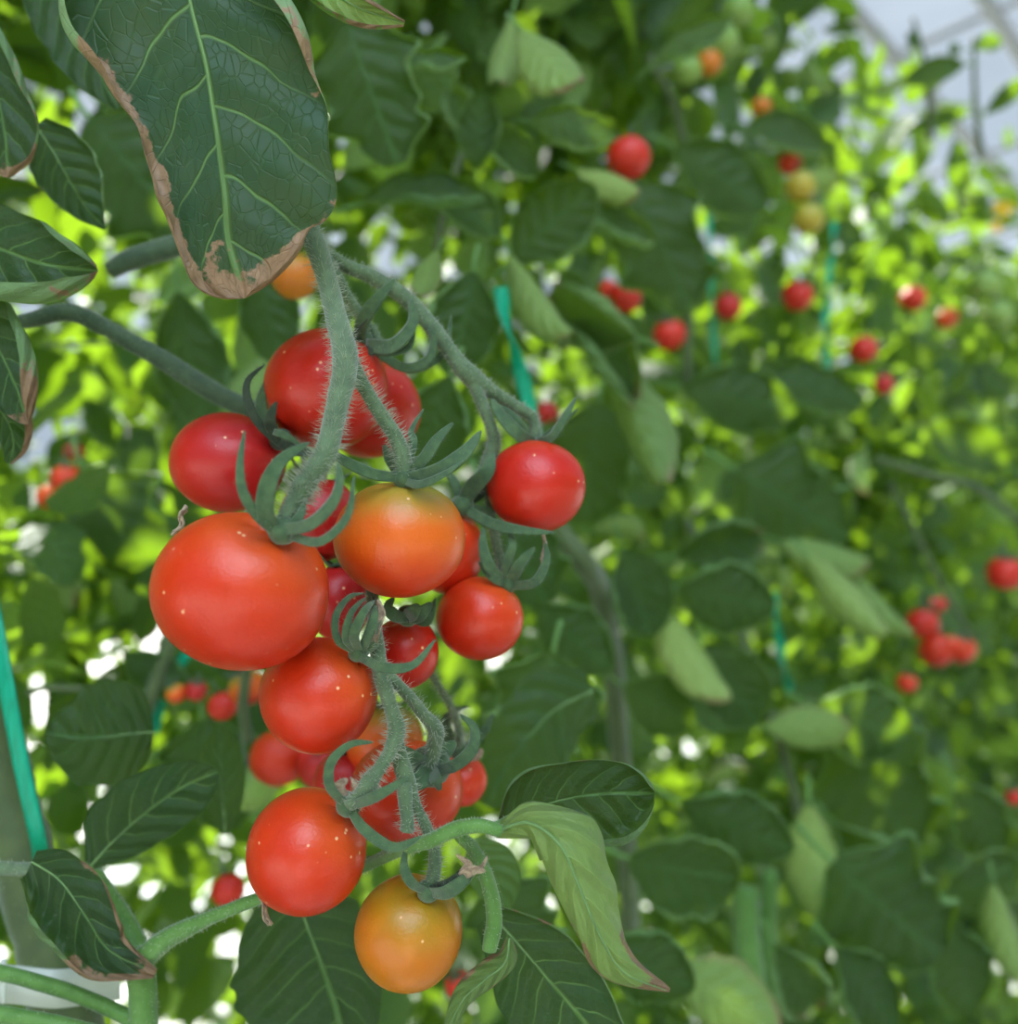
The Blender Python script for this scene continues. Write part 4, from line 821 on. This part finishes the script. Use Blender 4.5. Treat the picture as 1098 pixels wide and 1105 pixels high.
ROWST = [
    ([(575, 520, .50, 9), (605, 575, .50, 11), (632, 610, .50, 12), (648, 640, .54, 12), (662, 720, .62, 11), (672, 860, .70, 10), (680, 1000, .74, 10)], 'thick green stem slanting down below the lone tomato'),
    ([(804, 960, .56, 14), (806, 1010, .56, 14), (812, 1090, .56, 15), (815, 1160, .56, 15)], 'left one of two upright pale stems at the bottom right'),
    ([(832, 940, .58, 10), (828, 1000, .58, 10), (830, 1080, .58, 11), (828, 1160, .58, 11)], 'right one of two upright pale stems at the bottom right'),
    ([(945, 495, .75, 3.5), (1000, 512, .74, 4), (1050, 525, .73, 4), (1100, 562, .72, 4), (1140, 590, .72, 4)], 'thin bare shoot crossing the right side at mid height'),
    ([(960, 520, .76, 2.5), (985, 570, .75, 3), (1020, 640, .75, 3), (1050, 690, .75, 3)], 'thin bare stalk leading down to the small red cluster'),
    ([(200, 640, .45, 8), (160, 760, .44, 8), (120, 860, .44, 9), (95, 960, .44, 9)], 'blurred stem slanting behind the rounded dark leaf at lower left'),
    ([(48, 372, .48, 2), (110, 370, .48, 2), (190, 366, .48, 2)], 'thin pale shoot behind the side shoot at left'),
    ([(30, 748, .40, 3.5), (50, 742, .40, 3.5), (90, 744, .40, 3.5)], 'bright looping stalk left of the rounded dark leaf'),
    ([(270, 700, .37, 5), (262, 760, .37, 6), (268, 800, .37, 6)], 'dark stalk among the blurred tomatoes under the largest one'),
    ([(515, 120, .46, 3), (490, 190, .46, 4), (470, 270, .47, 4)], 'thin shaded stalk right of the big upper leaf'),
    ([(985, 20, 1.02, 2), (1000, 80, 1.02, 3), (1004, 150, 1.04, 4)], 'thin growing shoot left against the roof film'),
    ([(1050, 40, 1.02, 2), (1052, 110, 1.02, 3), (1058, 170, 1.04, 4)], 'thin growing shoot near the right edge against the roof film'),
    ([(700, 60, .72, 4), (735, 140, .74, 4), (745, 260, .75, 5), (740, 420, .77, 5)], 'thin stem behind the large shaded leaf'),
    ([(740, 560, .66, 4), (800, 690, .64, 4), (850, 830, .62, 5), (880, 980, .62, 5)], 'thin stem slanting between the leaves right of the cluster'),
]
for pts, lab in ROWST:
    big = pts[1][3] > 7; stem_thing('tomato_vine', lab, 'stem', 'mainstem' if not pts[0][0] > 700 or not big else 'petiole', [pts], hair=False, k=10)

# ================================================================ MASS OF FOLIAGE (beyond counting)
def foliage(name, label, boxes, mat='leafbg', seed=0):
    rg = np.random.default_rng(seed); nu, nv = 6, 4
    us = np.linspace(0, 1, nu+1); Vt = []
    shapes = []
    for sidx in range(5):
        V = []; UVt = []
        for u in us:
            w = (.33+.03*(sidx % 2))*math.sin(math.pi*min(1, u*.93+.05))**.7+(.05 if sidx == 3 else 0)*math.sin(u*16)
            for j in range(nv+1):
                v = (j/nv-.5)*2; cu = (.1, -.2, .5, .15, -.5)[sidx]; V.append((u-.02*v*v, w*v*(1-.25*abs(cu)), -(.15+.1*sidx)*u*u+cu*w*v*v+.02*math.sin(9*u+3*v))); UVt.append((u, v))
        shapes.append(np.array(V))
    Ft = np.array([(i*(nv+1)+j, (i+1)*(nv+1)+j, (i+1)*(nv+1)+j+1, i*(nv+1)+j+1) for i in range(nu) for j in range(nv)]); nvt = len(shapes[0])
    AV, AF, AR, off = [], [], [], 0
    for (s0, s1, t0, t1, z0, z1, n, size, thr) in boxes:
        s = rg.uniform(s0, s1, n*3); t = rg.uniform(t0, t1, n*3); z = rg.uniform(z0, z1, n*3)
        c = np.outer(s, RU)+np.outer(ROW_P+t, RN); c[:, 2] = z
        # clumps and gaps
        keep = np.array([mnoise.noise(Vector((a[0]*5.5+3, a[1]*5.5, a[2]*5.5)))+.5*mnoise.noise(Vector((a[0]*22, a[1]*22+9, a[2]*22))) for a in c]) > thr
        keep &= ~((c[:, 1] < .36) & (np.abs(c[:, 0]) < .5)); keep &= np.linalg.norm(c-CAM, axis=1) > .46
        c = c[keep][:n]; k = len(c)
        th = rg.uniform(0, 2*math.pi, k); X = np.stack((np.cos(th), np.sin(th), rg.uniform(-1.3, .25, k)), 1); X = nrm(X)
        Z = nrm(np.stack((rg.normal(0, .55, k), rg.normal(0, .55, k), np.full(k, .75)), 1)-RN*rg.uniform(0, .8, (k, 1))); Z = nrm(Z-X*(X*Z).sum(1, keepdims=True)); Y = np.cross(Z, X)
        L = size*rg.uniform(.55, 1.35, k); sh = rg.integers(0, 5, k)
        for q in range(5):
            m = sh == q
            if not m.any(): continue
            T0 = shapes[q]; v = c[m][:, None, :]+L[m][:, None, None]*(T0[None, :, 0:1]*X[m][:, None, :]+T0[None, :, 1:2]*Y[m][:, None, :]+T0[None, :, 2:3]*Z[m][:, None, :])
            AV.append(v.reshape(-1, 3)); kk = m.sum(); AF.append((Ft[None]+np.arange(kk)[:, None, None]*nvt+off).reshape(-1, 4)); off += kk*nvt
            AR.append(np.repeat(rg.uniform(0, 1, kk), nvt))
    V = np.vstack(AV); uv = np.tile(np.array(UVt), (len(V)//nvt, 1))
    V0 = V.mean(0); o = ob(name, V, np.vstack(AF), mat, None, V0, attrs={'rnd': np.concatenate(AR)}, uv=uv)
    return tag(o, label, 'foliage', kind='stuff')
foliage('tomato_foliage', 'uncountable small leaves filling the near tomato row behind the cluster, with added leaves shading it from above', [  # first box: unseen leaves added above the view to keep sun off the cluster
    (-.3, 1.1, .0, .6, 1.85, 2.5, 2900, .06, -.3), (-.9, 1.2, .06, .55, .03, 2.4, 14500, .045, -.06), (1.2, 3.2, .0, .6, .3, 2.05, 10000, .058, -.10), (3.2, 9, .0, .6, .2, 2.0, 5200, .09, -.1)], seed=1)
foliage('tomato_foliage', 'uncountable blurred leaves of the next tomato row, seen through the gaps', [
    (-2.5, 3, 1.35, 1.9, .0, 2.2, 9000, .075, -.1), (3, 12, 1.35, 2.0, .0, 2.1, 4200, .10, -.02)], seed=2)
foliage('tomato_foliage', 'uncountable leaves of the tomato row on the other side of the aisle', [
    (-3.5, 3.5, -2.1, -1.6, .0, 2.3, 6000, .09, -.1)], seed=3)

# ================================================================ GREENHOUSE
def quad_struct(name, pts, mat):
    return tag(ob(name, np.array(pts, float), np.array([(0, 1, 2, 3)]), mat, None, smooth=False), kind='structure')
gm = NT('white_ground_film'); oc = gm.n('ShaderNodeTexCoord').outputs['Object']
g = gm.mix(gm.ramp(gm.noise(1.2, 6, oc), .42, .6), (.50, .50, .46, 1), (.72, .74, .73, 1)); g = gm.mix(gm.ramp(gm.noise(14, 5, oc), .55, .8), g, (.22, .20, .15, 1))
pb = gm.n('ShaderNodeBsdfPrincipled'); gm.l(g, pb.inputs['Base Color']); pb.inputs['Roughness'].default_value = .6
bp = gm.n('ShaderNodeBump'); bp.inputs['Distance'].default_value = .02; gm.l(gm.noise(6, 5, oc), bp.inputs['Height']); gm.l(bp.outputs[0], pb.inputs['Normal']); gm.l(pb.outputs[0], gm.out.inputs[0])
nn = 24; xs = np.linspace(-16, 26, nn+1); ys = np.linspace(-14, 28, nn+1); V = [(x, y, .01*mnoise.noise(Vector((x, y, 0)))) for x in xs for y in ys]
tag(ob('floor', V, np.array([(i*(nn+1)+j, (i+1)*(nn+1)+j, (i+1)*(nn+1)+j+1, i*(nn+1)+j+1) for i in range(nn) for j in range(nn)]), gm.m), kind='structure')
fm = NT('greenhouse_film'); oc = fm.n('ShaderNodeTexCoord').outputs['Object']
tr = fm.n('ShaderNodeBsdfTransparent'); tr.inputs[0].default_value = (.93, .97, 1, 1); tl = fm.n('ShaderNodeBsdfTranslucent'); tl.inputs[0].default_value = (.85, .9, .95, 1)
mx = fm.n('ShaderNodeMixShader'); fm.put(mx.inputs[0], fm.ramp(fm.noise(1.5, 5, oc), .3, .75, .015, .06)); fm.l(tr.outputs[0], mx.inputs[1]); fm.l(tl.outputs[0], mx.inputs[2]); fm.l(mx.outputs[0], fm.out.inputs[0])
def RP(s, t, z): v = RU*s+RN*(ROW_P+t); return np.array((v[0], v[1], z))
ZR = 3.9
def roofz(t): return ZR-.10*((t+.5)**2)*.35
ts = np.linspace(-5, 6, 23); ss = np.linspace(-4, 22, 14); V = [RP(s, t, roofz(t)+.03) for s in ss for t in ts]; k = len(ts)
tag(ob('ceiling', V, np.array([(i*k+j, (i+1)*k+j, (i+1)*k+j+1, i*k+j+1) for i in range(len(ss)-1) for j in range(k-1)]), fm.m), kind='structure')
def pipe(name, pts, r, label):
    C = catmull(np.array(pts, float), 24); V, Fc = tube_vf(C, np.full(24, r), 10); mb = MB(); mb.add(V, Fc); return tag(mb.build(name, 'steel', None, C[0]), label, 'pipe', kind='structure')
for i, t in enumerate((-3.6, 3.0)): pipe('trim_%d' % (i+1), [RP(-4, t, roofz(t)), RP(9, t, roofz(t)), RP(22, t, roofz(t))], .035, 'grey roof pipe running along the rows')
for i, (a, b) in enumerate(((950, 45), (1082, 30))):
    q = P(a, b, 3.6); pipe('trim_%d' % (i+6), [q-RU*3, q+RU*4, q+RU*14], .03, 'grey roof pipe running along the rows')
for i, s in enumerate(np.arange(1.5, 20, 1.5)): pipe('trim_%d' % (i+11), [RP(s, t, roofz(t)+.01) for t in np.linspace(-5, 6, 9)], .018, 'thin roof bar across the greenhouse')

# ================================================================ LIGHT, SKY, CAMERA
w = bpy.data.worlds.new('World'); SC.world = w; w.use_nodes = True; nt = w.node_tree; nt.nodes.clear()
def N(t, **k):
    n = nt.nodes.new(t)
    for a, b in k.items(): setattr(n, a, b)
    return n
tc = N('ShaderNodeTexCoord'); sp = N('ShaderNodeSeparateXYZ'); nt.links.new(tc.outputs['Generated'], sp.inputs[0])
cr = N('ShaderNodeValToRGB'); e = cr.color_ramp; e.elements[0].position = 0; e.elements[0].color = (.55, .62, .60, 1); e.elements[1].position = 1; e.elements[1].color = (.60, .78, 1.0, 1)
q = e.elements.new(.08); q.color = (.78, .95, 1.15, 1); q = e.elements.new(.45); q.color = (.74, .86, 1.0, 1)
nt.links.new(sp.outputs[2], cr.inputs[0])
nz = N('ShaderNodeTexNoise'); nz.inputs['Scale'].default_value = 2.2; nt.links.new(tc.outputs['Generated'], nz.inputs[0])
mr = N('ShaderNodeMapRange'); mr.inputs[1].default_value = .35; mr.inputs[2].default_value = .65; mr.inputs[3].default_value = .35; mr.inputs[4].default_value = 1.05; nt.links.new(nz.outputs[0], mr.inputs[0])
bg = N('ShaderNodeBackground'); nt.links.new(cr.outputs[0], bg.inputs[0])
# bright lobe added to the sky behind the photographer for soft fruit highlights
dt = N('ShaderNodeVectorMath', operation='DOT_PRODUCT'); nt.links.new(tc.outputs['Generated'], dt.inputs[0]); gd = Vector((.12, -.68, .72)).normalized(); dt.inputs[1].default_value = gd
g1 = N('ShaderNodeMapRange', interpolation_type='SMOOTHSTEP'); g1.inputs[1].default_value = .83; g1.inputs[2].default_value = 1.0; g1.inputs[3].default_value = 0; g1.inputs[4].default_value = 10; nt.links.new(dt.outputs['Value'], g1.inputs[0])
ad = N('ShaderNodeMath', operation='ADD'); nt.links.new(mr.outputs[0], ad.inputs[0]); nt.links.new(g1.outputs[0], ad.inputs[1]); nt.links.new(ad.outputs[0], bg.inputs[1]); ou = N('ShaderNodeOutputWorld'); nt.links.new(bg.outputs[0], ou.inputs[0])
SUN_AZ, SUN_EL = math.radians(-28), math.radians(48)   # the sun stands behind the rows, a little left of the view
sd = Vector((math.sin(SUN_AZ)*math.cos(SUN_EL), math.cos(SUN_AZ)*math.cos(SUN_EL), math.sin(SUN_EL)))
L = bpy.data.lights.new('sun', 'SUN'); L.energy = 24; L.angle = math.radians(.8); L.color = (1, .95, .86)
lo = bpy.data.objects.new('sun', L); COL.objects.link(lo); lo.rotation_euler = sd.to_track_quat('Z', 'Y').to_euler(); lo.location = (0, 0, 8)
cd = bpy.data.cameras.new('camera'); cd.sensor_fit = 'HORIZONTAL'; cd.sensor_width = 36; cd.lens = 36*F/W; cd.clip_start = .01; cd.clip_end = 200
cd.dof.use_dof = True; cd.dof.focus_distance = .203; cd.dof.aperture_fstop = cd.lens/3.6
co = bpy.data.objects.new('camera', cd); COL.objects.link(co); co.location = Vector(CAM); co.rotation_euler = (math.pi/2+PITCH, 0, 0); SC.camera = co
SC.view_settings.view_transform = 'Standard'; SC.view_settings.look = 'None'; SC.view_settings.gamma = 1; SC.view_settings.use_curve_mapping = False; SC.view_settings.exposure = -.46
cy = SC.cycles; cy.max_bounces = 7; cy.diffuse_bounces = 4; cy.glossy_bounces = 2; cy.transmission_bounces = 5; cy.transparent_max_bounces = 6; cy.use_denoising = True; cy.caustics_reflective = False; cy.sample_clamp_indirect = 6
for o in SC.objects:
    if '_o' in o: del o['_o']
